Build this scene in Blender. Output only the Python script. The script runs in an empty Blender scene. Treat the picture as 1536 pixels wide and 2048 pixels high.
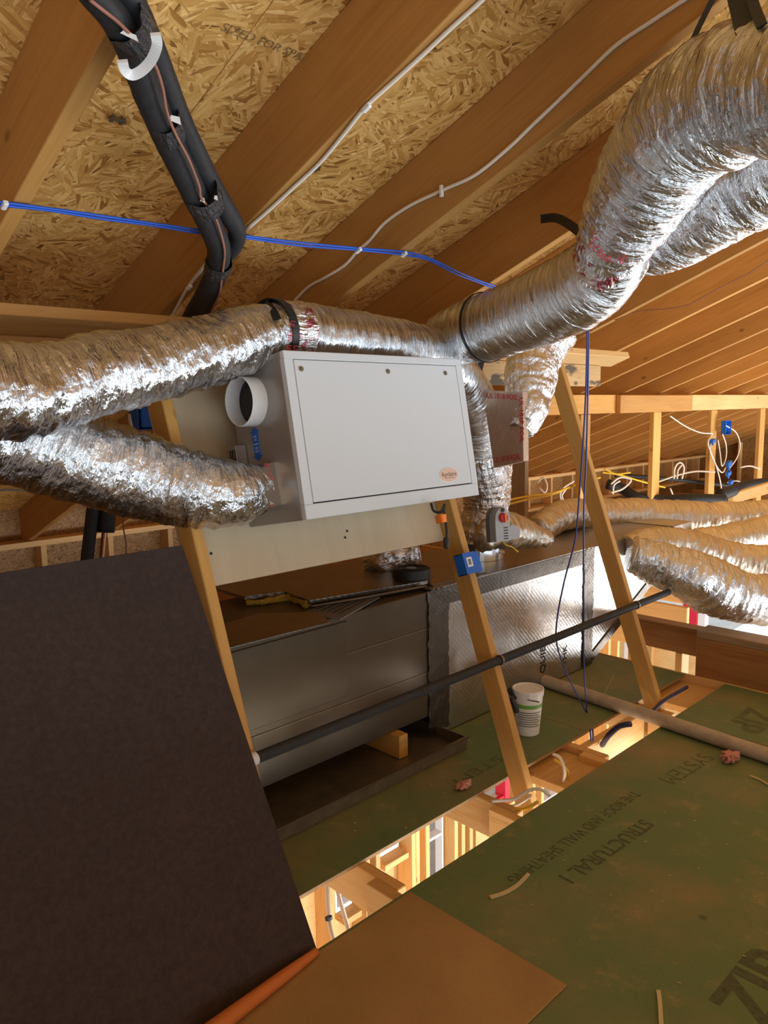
import bpy, bmesh, math, random
import numpy as np
from mathutils import Matrix, Vector
random.seed(7)
SC = bpy.context.scene
COL = SC.collection
# ------------------------------------------------------------------ camera
F = 1540.0
def _n(v):
    v = np.array(v, float); return v / np.linalg.norm(v)
_ax = _n([1576, -234, F]); _zd = np.array([172, 11292, F], float); _zd /= np.linalg.norm(_zd)
_zd = _n(_zd - _ax * (_zd @ _ax)); _az = -_zd; _ay = np.cross(_az, _ax)
M = np.array([_ax, _ay, _az]); CAM = np.array([0, 0, 1.41])
cd = bpy.data.cameras.new('camera'); cam = bpy.data.objects.new('camera', cd); COL.objects.link(cam)
cd.sensor_fit = 'VERTICAL'; cd.sensor_height = 24; cd.lens = 24 * F / 2048; cd.clip_start = .02
r_, d_, f_ = M @ [1, 0, 0], M @ [0, 1, 0], M @ [0, 0, 1]
cam.matrix_world = Matrix([[r_[0], -d_[0], -f_[0], CAM[0]], [r_[1], -d_[1], -f_[1], CAM[1]],
                           [r_[2], -d_[2], -f_[2], CAM[2]], [0, 0, 0, 1]])
SC.camera = cam
# ------------------------------------------------------------------ world, lights, exposure
W = bpy.data.worlds.new('world'); SC.world = W; W.use_nodes = True
bg = W.node_tree.nodes['Background']; bg.inputs[0].default_value = (.80, .90, 1.0, 1); bg.inputs[1].default_value = 1.1
SC.view_settings.view_transform = 'Standard'; SC.view_settings.look = 'None'
SC.view_settings.gamma = 1; SC.view_settings.use_curve_mapping = False
SC.view_settings.exposure = 0.22
def area(name, loc, aim, sx, sy, power, col=(1, 1, 1)):
    l = bpy.data.lights.new(name, 'AREA'); l.shape = 'RECTANGLE'; l.size = sx; l.size_y = sy
    l.energy = power; l.color = col
    o = bpy.data.objects.new(name, l); COL.objects.link(o); o.location = loc
    o.rotation_euler = (Vector(aim) - Vector(loc)).to_track_quat('-Z', 'Y').to_euler(); return o
# daylight through the big window walls of the open great room behind and below the photographer
area('daylight_great_room', (3.2, -5.2, -1.95), (3.0, 2.0, 1.2), 9.5, 1.9, 310, (.82, .92, 1.0))
area('daylight_right_end', (9.0, -1.8, -1.9), (6.3, 3.6, 1.2), 4.5, 1.8, 430, (.95, .97, 1.0))
area('fill_lower_storey', (3.4, -.6, -1.9), (3.4, 3.2, -1.9), 6.0, 1.2, 110, (1, .97, .92))  # added fill lamp under the deck, brightens the storey below; no window there

# ------------------------------------------------------------------ projection helpers (pixel of the photograph + a real plane -> world point)
def ray(u, v): return M @ np.array([(u - 768) / F, (v - 1024) / F, 1.0])
TH = math.radians(21.17); RN = np.array([0, math.sin(TH), math.cos(TH)]); RD = 1.16
def at(u, v, x=None, y=None, z=None, d=None, roof=None):
    r = ray(u, v)
    if x is not None: t = (x - CAM[0]) / r[0]
    elif y is not None: t = (y - CAM[1]) / r[1]
    elif z is not None: t = (z - CAM[2]) / r[2]
    elif roof is not None: t = roof / (RN @ r)
    else: t = d
    return CAM + r * t
def roofz(y, off=0.0): return CAM[2] + (RD + off - math.sin(TH) * y) / math.cos(TH)
def depth(p): return float(f_ @ (np.array(p) - CAM))

# ------------------------------------------------------------------ node helpers
class NT:
    def __init__(s, name):
        s.m = bpy.data.materials.new(name); s.m.use_nodes = True; s.t = s.m.node_tree
        s.b = s.t.nodes['Principled BSDF']
    def n(s, typ, **kw):
        o = s.t.nodes.new(typ)
        for k, v in kw.items():
            if k.startswith('i_'):
                key = k[2:]; key = int(key) if key.isdigit() else key.replace('_', ' ')
                o.inputs[key].default_value = v
            else: setattr(o, k, v)
        return o
    def l(s, a, b): s.t.links.new(a, b)
    def ramp(s, fac, stops, interp='LINEAR'):
        r = s.n('ShaderNodeValToRGB'); r.color_ramp.interpolation = interp; e = r.color_ramp.elements
        while len(e) < len(stops): e.new(.5)
        for i, (p, c) in enumerate(stops):
            e[i].position = p; e[i].color = (c[0], c[1], c[2], 1) if not isinstance(c, (int, float)) else (c, c, c, 1)
        s.l(fac, r.inputs[0]); return r.outputs[0]
    def mix(s, fac, a, b, mode='MIX'):
        m = s.n('ShaderNodeMix', data_type='RGBA', blend_type=mode)
        for sock, v in ((m.inputs[0], fac), (m.inputs[6], a), (m.inputs[7], b)):
            if hasattr(v, 'is_output') or isinstance(v, bpy.types.NodeSocket): s.l(v, sock)
            elif isinstance(v, (int, float)): sock.default_value = v if sock == m.inputs[0] else (v, v, v, 1)
            else: sock.default_value = (v[0], v[1], v[2], 1)
        return m.outputs[2]
    def coords(s, kind='Object', scale=(1, 1, 1), rot=(0, 0, 0)):
        tc = s.n('ShaderNodeTexCoord'); mp = s.n('ShaderNodeMapping')
        mp.inputs['Scale'].default_value = scale; mp.inputs['Rotation'].default_value = rot
        s.l(tc.outputs[kind], mp.inputs[0]); return mp.outputs[0]
    def noise(s, vec, scale, detail=4, rough=.5, dist=0):
        o = s.n('ShaderNodeTexNoise', i_Scale=scale, i_Detail=detail, i_Roughness=rough, i_Distortion=dist)
        s.l(vec, o.inputs['Vector']); return o.outputs[0]
    def bump(s, h, strength=.3, dist=.01, normal=None):
        b = s.n('ShaderNodeBump', i_Strength=strength, i_Distance=dist); s.l(h, b.inputs['Height'])
        if normal is not None: s.l(normal, b.inputs['Normal'])
        return b.outputs[0]
    def fin(s, color=None, rough=None, metal=None, normal=None):
        for k, v in (('Base Color', color), ('Roughness', rough), ('Metallic', metal), ('Normal', normal)):
            if v is None: continue
            if isinstance(v, bpy.types.NodeSocket): s.l(v, s.b.inputs[k])
            elif isinstance(v, (int, float)): s.b.inputs[k].default_value = v
            else: s.b.inputs[k].default_value = (v[0], v[1], v[2], 1)
        return s.m
def plain(name, c, rough=.5, metal=0.0, bump=0.0, scale=40, var=.0, dark=None):
    t = NT(name); col = c
    v = t.coords()
    if var or bump:
        nz = t.noise(v, scale, 5, .6)
        if var:
            dk = dark or tuple(x * (1 - var) for x in c)
            col = t.ramp(nz, [(.35, dk), (.65, c)])
        nm = t.bump(nz, bump, .004) if bump else None
        return t.fin(col, rough, metal, nm)
    return t.fin(col, rough, metal)
def wood(name, light, mid, dark, knots=.5, rough=.62, rs=1.0):
    t = NT(name); oi = t.n('ShaderNodeObjectInfo')
    tc = t.n('ShaderNodeTexCoord'); add = t.n('ShaderNodeVectorMath', operation='ADD')
    cmb = t.n('ShaderNodeCombineXYZ'); mul = t.n('ShaderNodeMath', operation='MULTIPLY', i_1=37.0)
    t.l(oi.outputs['Random'], mul.inputs[0]); t.l(mul.outputs[0], cmb.inputs[0]); t.l(mul.outputs[0], cmb.inputs[1])
    t.l(tc.outputs['Object'], add.inputs[0]); t.l(cmb.outputs[0], add.inputs[1])
    mp = t.n('ShaderNodeMapping'); mp.inputs['Scale'].default_value = (.9 * rs, 14 * rs, 14 * rs); t.l(add.outputs[0], mp.inputs[0])
    g1 = t.noise(mp.outputs[0], 1.6, 5, .6, 1.1)
    mp2 = t.n('ShaderNodeMapping'); mp2.inputs['Scale'].default_value = (2.5 * rs, 110 * rs, 110 * rs); t.l(add.outputs[0], mp2.inputs[0])
    g2 = t.noise(mp2.outputs[0], 1.0, 3, .6)
    mp3 = t.n('ShaderNodeMapping'); mp3.inputs['Scale'].default_value = (.8, 3, 3); t.l(add.outputs[0], mp3.inputs[0])
    g3 = t.noise(mp3.outputs[0], 1.2, 3, .5)
    c = t.ramp(g1, [(.3, mid), (.5, light), (.62, mid), (.75, dark)])
    c = t.mix(.35, c, t.ramp(g2, [(.35, mid), (.65, light)]))
    c = t.mix(.5, c, t.ramp(g3, [(.3, (.62, .60, .58)), (.7, (1.12, 1.1, 1.08))]), 'MULTIPLY')
    mp4 = t.n('ShaderNodeMapping'); mp4.inputs['Scale'].default_value = (3.2, 5.5, 5.5); t.l(add.outputs[0], mp4.inputs[0])
    vo = t.n('ShaderNodeTexVoronoi', i_Scale=1.0); t.l(mp4.outputs[0], vo.inputs['Vector'])
    k = t.ramp(vo.outputs['Distance'], [(.0, 1.0), (.045, .9), (.085, .0)])
    c = t.mix(t.mix(knots, 0.0, k), c, tuple(x * .25 for x in dark))
    br = t.n('ShaderNodeHueSaturation'); vr = t.n('ShaderNodeMapRange', i_3=.82, i_4=1.12)
    t.l(oi.outputs['Random'], vr.inputs[0]); t.l(vr.outputs[0], br.inputs['Value']); t.l(c, br.inputs['Color'])
    return t.fin(br.outputs[0], rough, 0, t.bump(g2, .15, .002))
def osb(name, tint=(1, 1, 1), scale=1.0):
    t = NT(name); oi = t.n('ShaderNodeObjectInfo')
    tc = t.n('ShaderNodeTexCoord'); add = t.n('ShaderNodeVectorMath', operation='ADD')
    cmb = t.n('ShaderNodeCombineXYZ'); mul = t.n('ShaderNodeMath', operation='MULTIPLY', i_1=19.0)
    t.l(oi.outputs['Random'], mul.inputs[0]); t.l(mul.outputs[0], cmb.inputs[0]); t.l(mul.outputs[0], cmb.inputs[1])
    t.l(tc.outputs['Object'], add.inputs[0]); t.l(cmb.outputs[0], add.inputs[1]); base = add.outputs[0]
    def layer(cs, ss, ang, spread):
        vc = t.n('ShaderNodeTexVoronoi', i_Scale=cs); t.l(base, vc.inputs['Vector'])
        sep = t.n('ShaderNodeSeparateColor'); t.l(vc.outputs['Color'], sep.inputs[0])
        an = t.n('ShaderNodeMapRange', i_3=ang - spread, i_4=ang + spread); t.l(sep.outputs[0], an.inputs[0])
        vr = t.n('ShaderNodeVectorRotate', rotation_type='Z_AXIS'); t.l(base, vr.inputs['Vector']); t.l(an.outputs[0], vr.inputs['Angle'])
        mp = t.n('ShaderNodeMapping'); mp.inputs['Scale'].default_value = (ss * .22, ss, ss); t.l(vr.outputs[0], mp.inputs[0])
        v2 = t.n('ShaderNodeTexVoronoi', i_Scale=1.0, i_Randomness=1.0); t.l(mp.outputs[0], v2.inputs['Vector'])
        s2 = t.n('ShaderNodeSeparateColor'); t.l(v2.outputs['Color'], s2.inputs[0])
        mp5 = t.n('ShaderNodeMapping'); mp5.inputs['Scale'].default_value = (ss * .12, ss * 5, ss); t.l(vr.outputs[0], mp5.inputs[0])
        gr = t.noise(mp5.outputs[0], 1.0, 3, .6)
        return s2.outputs[0], gr, s2.outputs[1]
    a, ga, a2 = layer(15 * scale, 120 * scale, .2, 1.3)
    b, gb, b2 = layer(10 * scale, 80 * scale, .7, 1.5)
    c1 = t.ramp(a, [(0, (.24, .12, .035)), (.07, (.44, .25, .08)), (.30, (.64, .42, .16)), (.7, (.76, .54, .24)), (1, (.92, .73, .40))])
    c2 = t.ramp(b, [(0, (.32, .16, .045)), (.12, (.55, .33, .11)), (.5, (.72, .49, .20)), (1, (.88, .67, .34))])
    sel = t.ramp(b2, [(.50, 0.0), (.54, 1.0)], 'LINEAR')
    c = t.mix(sel, c1, c2)
    g = t.mix(sel, ga, gb)
    c = t.mix(.55, c, t.ramp(g, [(.3, (.60, .52, .42)), (.65, (1.1, 1.08, 1.05))]), 'MULTIPLY')
    big = t.noise(base, 2.2, 3, .6)
    c = t.mix(.5, c, t.ramp(big, [(.35, (.74, .68, .6)), (.65, (1.05, 1.02, 1.0))]), 'MULTIPLY')
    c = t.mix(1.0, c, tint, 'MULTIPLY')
    return t.fin(c, .55, 0, t.bump(t.mix(.5, g, a), .35, .003))
def foil(name, tint=(.84, .87, .90), along=60.0, around=9.0, strength=.85, rough=.16, fine=True):
    t = NT(name); tc = t.n('ShaderNodeTexCoord')
    mp = t.n('ShaderNodeMapping'); mp.inputs['Scale'].default_value = (along, around, 1); t.l(tc.outputs['UV'], mp.inputs[0])
    n1 = t.noise(mp.outputs[0], 1.0, 5, .65, .9)
    mp2 = t.n('ShaderNodeMapping'); mp2.inputs['Scale'].default_value = (along * .45, around * 2.2, 1); mp2.inputs['Rotation'].default_value = (0, 0, .5)
    t.l(tc.outputs['UV'], mp2.inputs[0])
    v = t.n('ShaderNodeTexVoronoi', i_Scale=1.0, feature='F1'); 
    dis = t.n('ShaderNodeVectorMath', operation='ADD'); t.l(mp2.outputs[0], dis.inputs[0])
    nn = t.n('ShaderNodeTexNoise', i_Scale=2.0); t.l(mp2.outputs[0], nn.inputs['Vector']); t.l(nn.outputs[1], dis.inputs[1]); t.l(dis.outputs[0], v.inputs['Vector'])
    b1 = t.bump(n1, strength, .012)
    b2 = t.bump(v.outputs['Distance'], strength * .8, .008, b1)
    nr = t.ramp(t.noise(mp.outputs[0], .5, 3, .6), [(.3, rough * .7), (.7, rough * 1.5)])
    big = t.noise(tc.outputs['Object'], 3.0, 3, .6)
    c = t.ramp(big, [(.3, tuple(x * .82 for x in tint)), (.7, tint)])
    return t.fin(c, nr, 1.0, b2)

MAT = {}
MAT['rafter'] = wood('rafter_wood', (.62, .325, .09), (.53, .255, .062), (.36, .15, .03), .6)
MAT['brace'] = wood('brace_wood', (.78, .44, .12), (.70, .36, .085), (.50, .23, .045), .5)
MAT['pale'] = wood('pale_wood', (.82, .54, .24), (.76, .45, .16), (.55, .28, .08), .6)
MAT['joist'] = wood('joist_wood', (.82, .50, .19), (.72, .38, .115), (.48, .21, .05), .7)
MAT['lvl'] = wood('laminated_beam_wood', (.40, .19, .06), (.31, .13, .038), (.18, .07, .02), .25, .5)
MAT['greywood'] = wood('weathered_wood', (.42, .29, .17), (.33, .21, .11), (.20, .12, .06), .4)
MAT['stain'] = wood('stained_wood', (.72, .48, .22), (.62, .37, .14), (.40, .22, .08), 1.0)
def blotch(m):
    nt = m.node_tree; b = nt.nodes['Principled BSDF']; src = b.inputs['Base Color'].links[0].from_socket
    tc = nt.nodes.new('ShaderNodeTexCoord'); mp = nt.nodes.new('ShaderNodeMapping'); mp.inputs['Scale'].default_value = (5, 14, 14); nz = nt.nodes.new('ShaderNodeTexNoise'); nz.inputs['Detail'].default_value = 5
    nt.links.new(tc.outputs['Object'], mp.inputs[0]); nt.links.new(mp.outputs[0], nz.inputs['Vector']); nz.inputs['Scale'].default_value = 1
    r = nt.nodes.new('ShaderNodeValToRGB'); r.color_ramp.elements[0].position = .56; r.color_ramp.elements[0].color = (0, 0, 0, 1); r.color_ramp.elements[1].position = .62; r.color_ramp.elements[1].color = (.9, .9, .9, 1)
    nt.links.new(nz.outputs[0], r.inputs[0]); mx = nt.nodes.new('ShaderNodeMix'); mx.data_type = 'RGBA'; nt.links.new(r.outputs[0], mx.inputs[0]); nt.links.new(src, mx.inputs[6]); mx.inputs[7].default_value = (.055, .042, .025, 1)
    nt.links.new(mx.outputs[2], b.inputs['Base Color'])
blotch(MAT['stain'])
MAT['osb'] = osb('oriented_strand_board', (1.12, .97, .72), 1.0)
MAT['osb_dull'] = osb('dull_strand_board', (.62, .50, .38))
MAT['foil'] = foil('duct_foil')
MAT['foil_fine'] = foil('fine_pleated_foil', (.82, .85, .88), 90, 5, .55, .17)
MAT['foil_rough'] = foil('crumpled_foil', (.86, .88, .90), 28, 22, .95, .13)
MAT['boot'] = plain('tan_foil_facing', (.72, .55, .42), .38, .45, .25, 50, .15)
MAT['foil_soft'] = foil('dusty_foil', (.76, .70, .60), 70, 7, .5, .33)
def redden(m):
    nt = m.node_tree; b = nt.nodes['Principled BSDF']; src = b.inputs['Base Color'].links[0].from_socket
    tc = nt.nodes.new('ShaderNodeTexCoord'); nz = nt.nodes.new('ShaderNodeTexNoise'); nz.inputs['Detail'].default_value = 4; nz.inputs['Scale'].default_value = 32
    nt.links.new(tc.outputs['Object'], nz.inputs['Vector'])
    r = nt.nodes.new('ShaderNodeValToRGB'); r.color_ramp.elements[0].position = .53; r.color_ramp.elements[0].color = (0, 0, 0, 1); r.color_ramp.elements[1].position = .60; r.color_ramp.elements[1].color = (.8, .8, .8, 1)
    nt.links.new(nz.outputs[0], r.inputs[0]); mx = nt.nodes.new('ShaderNodeMix'); mx.data_type = 'RGBA'; nt.links.new(r.outputs[0], mx.inputs[0]); nt.links.new(src, mx.inputs[6]); mx.inputs[7].default_value = (.50, .015, .09, 1)
    nt.links.new(mx.outputs[2], b.inputs['Base Color'])
MAT['foil_print'] = foil('red_printed_foil_tape', (.86, .88, .90), 28, 22, .95, .15); redden(MAT['foil_print'])
def foil_flat(name, tint, rough, sc=12, st=.3):
    t = NT(name); v = t.coords('Object', (1, 1, 1)); n = t.noise(v, sc, 4, .6, .6)
    # woven scrim grid under the facing
    a = t.n('ShaderNodeTexWave', i_Scale=26.0, wave_type='BANDS', bands_direction='DIAGONAL'); t.l(v, a.inputs['Vector'])
    b = t.n('ShaderNodeTexWave', i_Scale=34.0, wave_type='BANDS', bands_direction='Z'); t.l(v, b.inputs['Vector'])
    m = t.mix(.5, a.outputs[0], b.outputs[0], 'LIGHTEN')
    nb = t.bump(n, st, .01); nb = t.bump(m, .22, .002, nb)
    return t.fin(t.ramp(n, [(.3, tuple(x * .8 for x in tint)), (.7, tint)]), rough, 1.0, nb)
MAT['board_foil'] = foil_flat('ductboard_foil', (.62, .59, .55), .36, 9, .5)
MAT['tape'] = foil_flat('dull_foil_tape', (.17, .15, .13), .42, 18, .35)
MAT['mylar'] = foil_flat('dusty_board_facing', (.36, .33, .30), .3, 5, .3)
MAT['steel'] = plain('painted_steel_grey', (.155, .122, .085), .34, .72, .02, 6, .10)
MAT['galv'] = plain('galvanised_sheet', (.27, .22, .155), .42, .7, .05, 14, .3)
MAT['white'] = plain('white_powder_coat', (.62, .65, .665), .38, 0, .015, 220)
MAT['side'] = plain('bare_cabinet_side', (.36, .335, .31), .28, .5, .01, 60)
MAT['gap'] = plain('dark_gap', (.02, .02, .02), .8)
MAT['plasticw'] = plain('white_plastic', (.80, .80, .79), .35, 0, .01, 30)
MAT['black'] = plain('black_foam_rubber', (.022, .023, .026), .62, 0, .25, 60, .35)
MAT['blacktape'] = foil('shiny_black_tape', (.05, .05, .055), 60, 40, .9, .2)
MAT['blacktape'].node_tree.nodes['Principled BSDF'].inputs['Metallic'].default_value = .15
MAT['strap'] = plain('black_strap', (.018, .018, .018), .5, 0, .1, 60)
MAT['copper'] = plain('copper', (.55, .27, .15), .35, .9)
MAT['wire_red'] = plain('brown_red_wire', (.34, .15, .10), .5)
MAT['blue'] = plain('blue_plastic', (.012, .13, .55), .4, 0, .02, 30)
MAT['bluec'] = plain('blue_cable_jacket', (.015, .10, .60), .35)
MAT['bluebun'] = plain('dark_cable_bundle_jacket', (.03, .032, .10), .4)
MAT['bluedk'] = plain('dark_blue_cable_jacket', (.05, .06, .25), .4)
MAT['whitec'] = plain('white_cable_jacket', (.82, .76, .66), .4)
MAT['yellowc'] = plain('yellow_cable_jacket', (.80, .52, .03), .4)
MAT['cream'] = None
MAT['red'] = plain('red_print', (.62, .03, .05), .5)
MAT['redpaint'] = plain('red_paint', (.75, .02, .05), .4)
MAT['orange'] = plain('orange_plastic', (.90, .22, .02), .4)
MAT['grey'] = plain('grey_plastic', (.42, .43, .44), .42)
MAT['greydk'] = plain('dark_grey_plastic', (.17, .18, .19), .42)
MAT['tan'] = plain('tan_badge', (.72, .50, .38), .35)
MAT['ink'] = plain('black_print', (.02, .02, .02), .6)
MAT['pink'] = plain('pink_insulation', (.62, .28, .22), .95, 0, .8, 90, .3)
MAT['yellowins'] = plain('yellow_glass_wool', (.62, .42, .06), .95, 0, .9, 70, .4)
MAT['pvc'] = plain('dusty_white_pvc', (.52, .42, .31), .5, 0, .02, 20, .25)
MAT['pex'] = plain('white_pex', (.85, .82, .76), .4)
MAT['concrete'] = plain('lower_floor_concrete', (.62, .58, .52), .8, 0, .1, 8, .2)
MAT['winwhite'] = plain('white_window_frame', (.9, .9, .9), .35)
MAT['green_label'] = plain('green_label', (.16, .40, .07), .5)
MAT['paper'] = plain('white_paper', (.8, .78, .74), .6)
MAT['offcut'] = plain('cream_offcut', (.62, .50, .26), .7)
MAT['orangewood'] = wood('orange_stained_wood', (.62, .18, .03), (.55, .15, .025), (.35, .08, .015), .1)
def m_green():
    t = NT('green_sheathing_coating'); v = t.coords()
    n = t.noise(v, 1.4, 6, .62); n2 = t.noise(v, 9, 6, .7); n3 = t.noise(v, 140, 3, .6)
    dust = t.ramp(n, [(.46, 0.0), (.68, .8)]); c = t.mix(dust, (.130, .19, .070), (.30, .215, .095))
    c = t.mix(t.ramp(n2, [(.56, 0.0), (.74, .55)]), c, (.40, .29, .13))
    c = t.mix(.35, c, t.ramp(n3, [(.3, (.8, .8, .8)), (.7, (1.15, 1.15, 1.15))]), 'MULTIPLY')
    vo = t.n('ShaderNodeTexVoronoi', i_Scale=2.6); t.l(v, vo.inputs['Vector'])
    c = t.mix(t.ramp(vo.outputs['Distance'], [(.02, .75), (.045, 0.0)]), c, (.05, .05, .02))
    return t.fin(c, .62, 0, t.bump(n3, .06, .002))
MAT['green'] = m_green()
MAT['stamp'] = plain('faded_stamp_ink', (.055, .062, .026), .7, 0, 0, 60, .35, (.10, .12, .05))
MAT['stamp2'] = plain('very_faded_stamp_ink', (.075, .088, .035), .7, 0, 0, 30, .35, (.125, .155, .06))
MAT['faint'] = plain('worn_ink_print', (.12, .08, .03), .7, 0, 0, 90, .5, (.55, .36, .14))
def m_cream():
    t = NT('cream_painted_plywood'); v = t.coords('Object', (3, .5, 22)); n = t.noise(v, 1.5, 5, .6, 1.5)
    w = t.n('ShaderNodeTexWave', i_Scale=.8, i_Distortion=14.0, i_Detail=2.0, wave_type='BANDS', bands_direction='X')
    v2 = t.coords('Object', (9, 1, 1.0)); t.l(v2, w.inputs['Vector'])
    c = t.ramp(n, [(.35, (.57, .455, .295)), (.65, (.65, .535, .37))])
    return t.fin(c, .6, 0, t.bump(t.mix(.5, n, w.outputs[0]), .12, .002))
MAT['cream'] = m_cream()
def m_dark():
    t = NT('dark_fibreboard'); v = t.coords(); n = t.noise(v, 60, 6, .75); n2 = t.noise(v, 2.5, 4, .6)
    c = t.ramp(n, [(.3, (.027, .015, .013)), (.7, (.056, .035, .031))])
    c = t.mix(.4, c, t.ramp(n2, [(.3, (.7, .7, .7)), (.7, (1.25, 1.2, 1.2))]), 'MULTIPLY')
    vo = t.n('ShaderNodeTexVoronoi', i_Scale=5.0); t.l(v, vo.inputs['Vector'])
    c = t.mix(t.ramp(vo.outputs['Distance'], [(.008, .7), (.016, 0.0)]), c, (.4, .3, .22))
    return t.fin(c, .8, 0, t.bump(n, .25, .002))
MAT['dark'] = m_dark()
def m_hard():
    t = NT('brown_hardboard'); v = t.coords(); n = t.noise(v, 3, 5, .6); n2 = t.noise(v, 90, 4, .6)
    c = t.ramp(n, [(.3, (.33, .19, .065)), (.7, (.43, .265, .10))])
    c = t.mix(.3, c, t.ramp(n2, [(.3, (.8, .8, .8)), (.7, (1.15, 1.15, 1.15))]), 'MULTIPLY')
    return t.fin(c, .6, 0, t.bump(n2, .05, .002))
MAT['hard'] = m_hard()
MAT['hardedge'] = plain('hardboard_edge', (.42, .24, .11), .7, 0, .2, 60, .3)

# ------------------------------------------------------------------ object helpers
WM = {}
def add(name, verts, faces, mat, parent=None, R=None, org=None, smooth=False, uv=None):
    V = np.array(verts, float)
    if org is None: org = (V.min(0) + V.max(0)) / 2
    Rm = np.eye(3) if R is None else np.array(R, float)      # columns = local axes in world
    L = (V - org) @ Rm
    me = bpy.data.meshes.new(name); me.from_pydata(L.tolist(), [], [list(map(int, f)) for f in faces])
    if uv is not None:
        ul = me.uv_layers.new(name='UVMap'); li = np.empty(len(me.loops), int); me.loops.foreach_get('vertex_index', li)
        ul.data.foreach_set('uv', uv(li, len(me.loops)).astype(np.float32).ravel())
    if smooth: me.polygons.foreach_set('use_smooth', [True] * len(me.polygons))
    me.update()
    if mat: me.materials.append(MAT[mat] if isinstance(mat, str) else mat)
    o = bpy.data.objects.new(name, me); COL.objects.link(o)
    mw = Matrix([[*Rm[0], org[0]], [*Rm[1], org[1]], [*Rm[2], org[2]], [0, 0, 0, 1]])
    o.matrix_basis = mw; WM[o.name] = mw
    if parent is not None:
        o.parent = parent; o.matrix_parent_inverse = WM[parent.name].inverted()
    return o
def tag(o, label=None, cat=None, group=None, kind=None):
    if label: o['label'] = label
    if cat: o['category'] = cat
    if group: o['group'] = group
    if kind: o['kind'] = kind
    return o
def empty(name, loc, label=None, cat=None, group=None, kind=None):
    o = bpy.data.objects.new(name, None); COL.objects.link(o); o.location = loc; o.empty_display_size = .1
    WM[o.name] = Matrix.Translation(Vector(loc)); return tag(o, label, cat, group, kind)
def box_vf(o, ax, ay, az, bev=0.0):
    """box spanned by three edge vectors from corner o, chamfered edges"""
    o, ax, ay, az = [np.array(q, float) for q in (o, ax, ay, az)]
    bm = bmesh.new(); lx, ly, lz = [np.linalg.norm(q) for q in (ax, ay, az)]
    ux, uy, uz = ax / lx, ay / ly, az / lz
    vs = [bm.verts.new((i * lx, j * ly, k * lz)) for i in (0, 1) for j in (0, 1) for k in (0, 1)]
    for f in ((0, 1, 3, 2), (4, 6, 7, 5), (0, 4, 5, 1), (2, 3, 7, 6), (0, 2, 6, 4), (1, 5, 7, 3)): bm.faces.new([vs[i] for i in f])
    if bev: bmesh.ops.bevel(bm, geom=bm.edges[:], offset=bev, segments=1, affect='EDGES')
    bm.verts.index_update(); V = [o + ux * v.co.x + uy * v.co.y + uz * v.co.z for v in bm.verts]
    if np.dot(np.cross(ux, uy), uz) < 0: Fc = [[v.index for v in reversed(f.verts)] for f in bm.faces]
    else: Fc = [[v.index for v in f.verts] for f in bm.faces]
    bm.free(); return V, Fc
def bx(name, o, ax, ay, az, mat, parent=None, bev=0.0):
    """box whose local X runs along ax (the grain)"""
    V, Fc = box_vf(o, ax, ay, az, bev); X = _n(ax); Z = _n(np.cross(X, ay)); Y = np.cross(Z, X)
    return add(name, V, Fc, mat, parent, np.array([X, Y, Z]).T)
def bb(name, x0, x1, y0, y1, z0, z1, mat, parent=None, bev=0.0, long='x'):
    dx, dy, dz = (x1 - x0, 0, 0), (0, y1 - y0, 0), (0, 0, z1 - z0)
    o = (x0, y0, z0)
    a = {'x': (dx, dy, dz), 'y': (dy, dz, dx), 'z': (dz, dx, dy)}[long]
    return bx(name, o, *a, mat, parent, bev)
def merge(parts):
    V, Fc = [], []
    for v, f in parts:
        n = len(V); V += [list(q) for q in v]; Fc += [[i + n for i in q] for q in f]
    return V, Fc
def cyl_vf(p0, p1, r, seg=20, r1=None, caps=True):
    p0, p1 = np.array(p0, float), np.array(p1, float); a = _n(p1 - p0)
    u = _n(np.cross(a, [0, 0, 1] if abs(a[2]) < .9 else [1, 0, 0])); w = np.cross(a, u); r1 = r if r1 is None else r1
    V, Fc = [], []
    for p, rr in ((p0, r), (p1, r1)):
        for i in range(seg):
            t = 2 * math.pi * i / seg; V.append(p + rr * (math.cos(t) * u + math.sin(t) * w))
    for i in range(seg): j = (i + 1) % seg; Fc.append([i, j, seg + j, seg + i])
    if caps: Fc += [list(range(seg))[::-1], list(range(seg, 2 * seg))]
    return V, Fc
def ring_vf(c, a, ro, ri, ln, seg=40):
    """open hollow collar of length ln along a from c"""
    a = _n(a); c = np.array(c, float); u = _n(np.cross(a, [0, 0, 1])); w = np.cross(a, u); V, Fc = [], []
    for s, rr in ((0, ro), (ln * .93, ro), (ln, ro - .002), (ln, ri + .001), (ln * .9, ri), (0, ri)):
        for i in range(seg):
            t = 2 * math.pi * i / seg; V.append(c + a * s + rr * (math.cos(t) * u + math.sin(t) * w))
    for k in range(5):
        for i in range(seg): j = (i + 1) % seg; Fc.append([k * seg + i, k * seg + j, (k + 1) * seg + j, (k + 1) * seg + i])
    return V, Fc
def spline(P, n):
    P = np.array(P, float); Q = np.vstack([2 * P[0] - P[1], P, 2 * P[-1] - P[-2]]); out = []
    L = np.linalg.norm(np.diff(P[:, :3], axis=0), axis=1); k = np.maximum(1, np.round(n * L / L.sum())).astype(int)
    for i in range(len(P) - 1):
        p0, p1, p2, p3 = Q[i:i + 4]
        for t in np.arange(k[i]) / k[i]:
            out.append(.5 * ((2 * p1) + (-p0 + p2) * t + (2 * p0 - 5 * p1 + 4 * p2 - p3) * t * t + (-p0 + 3 * p1 - 3 * p2 + p3) * t ** 3))
    out.append(P[-1]); return np.array(out)
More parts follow.
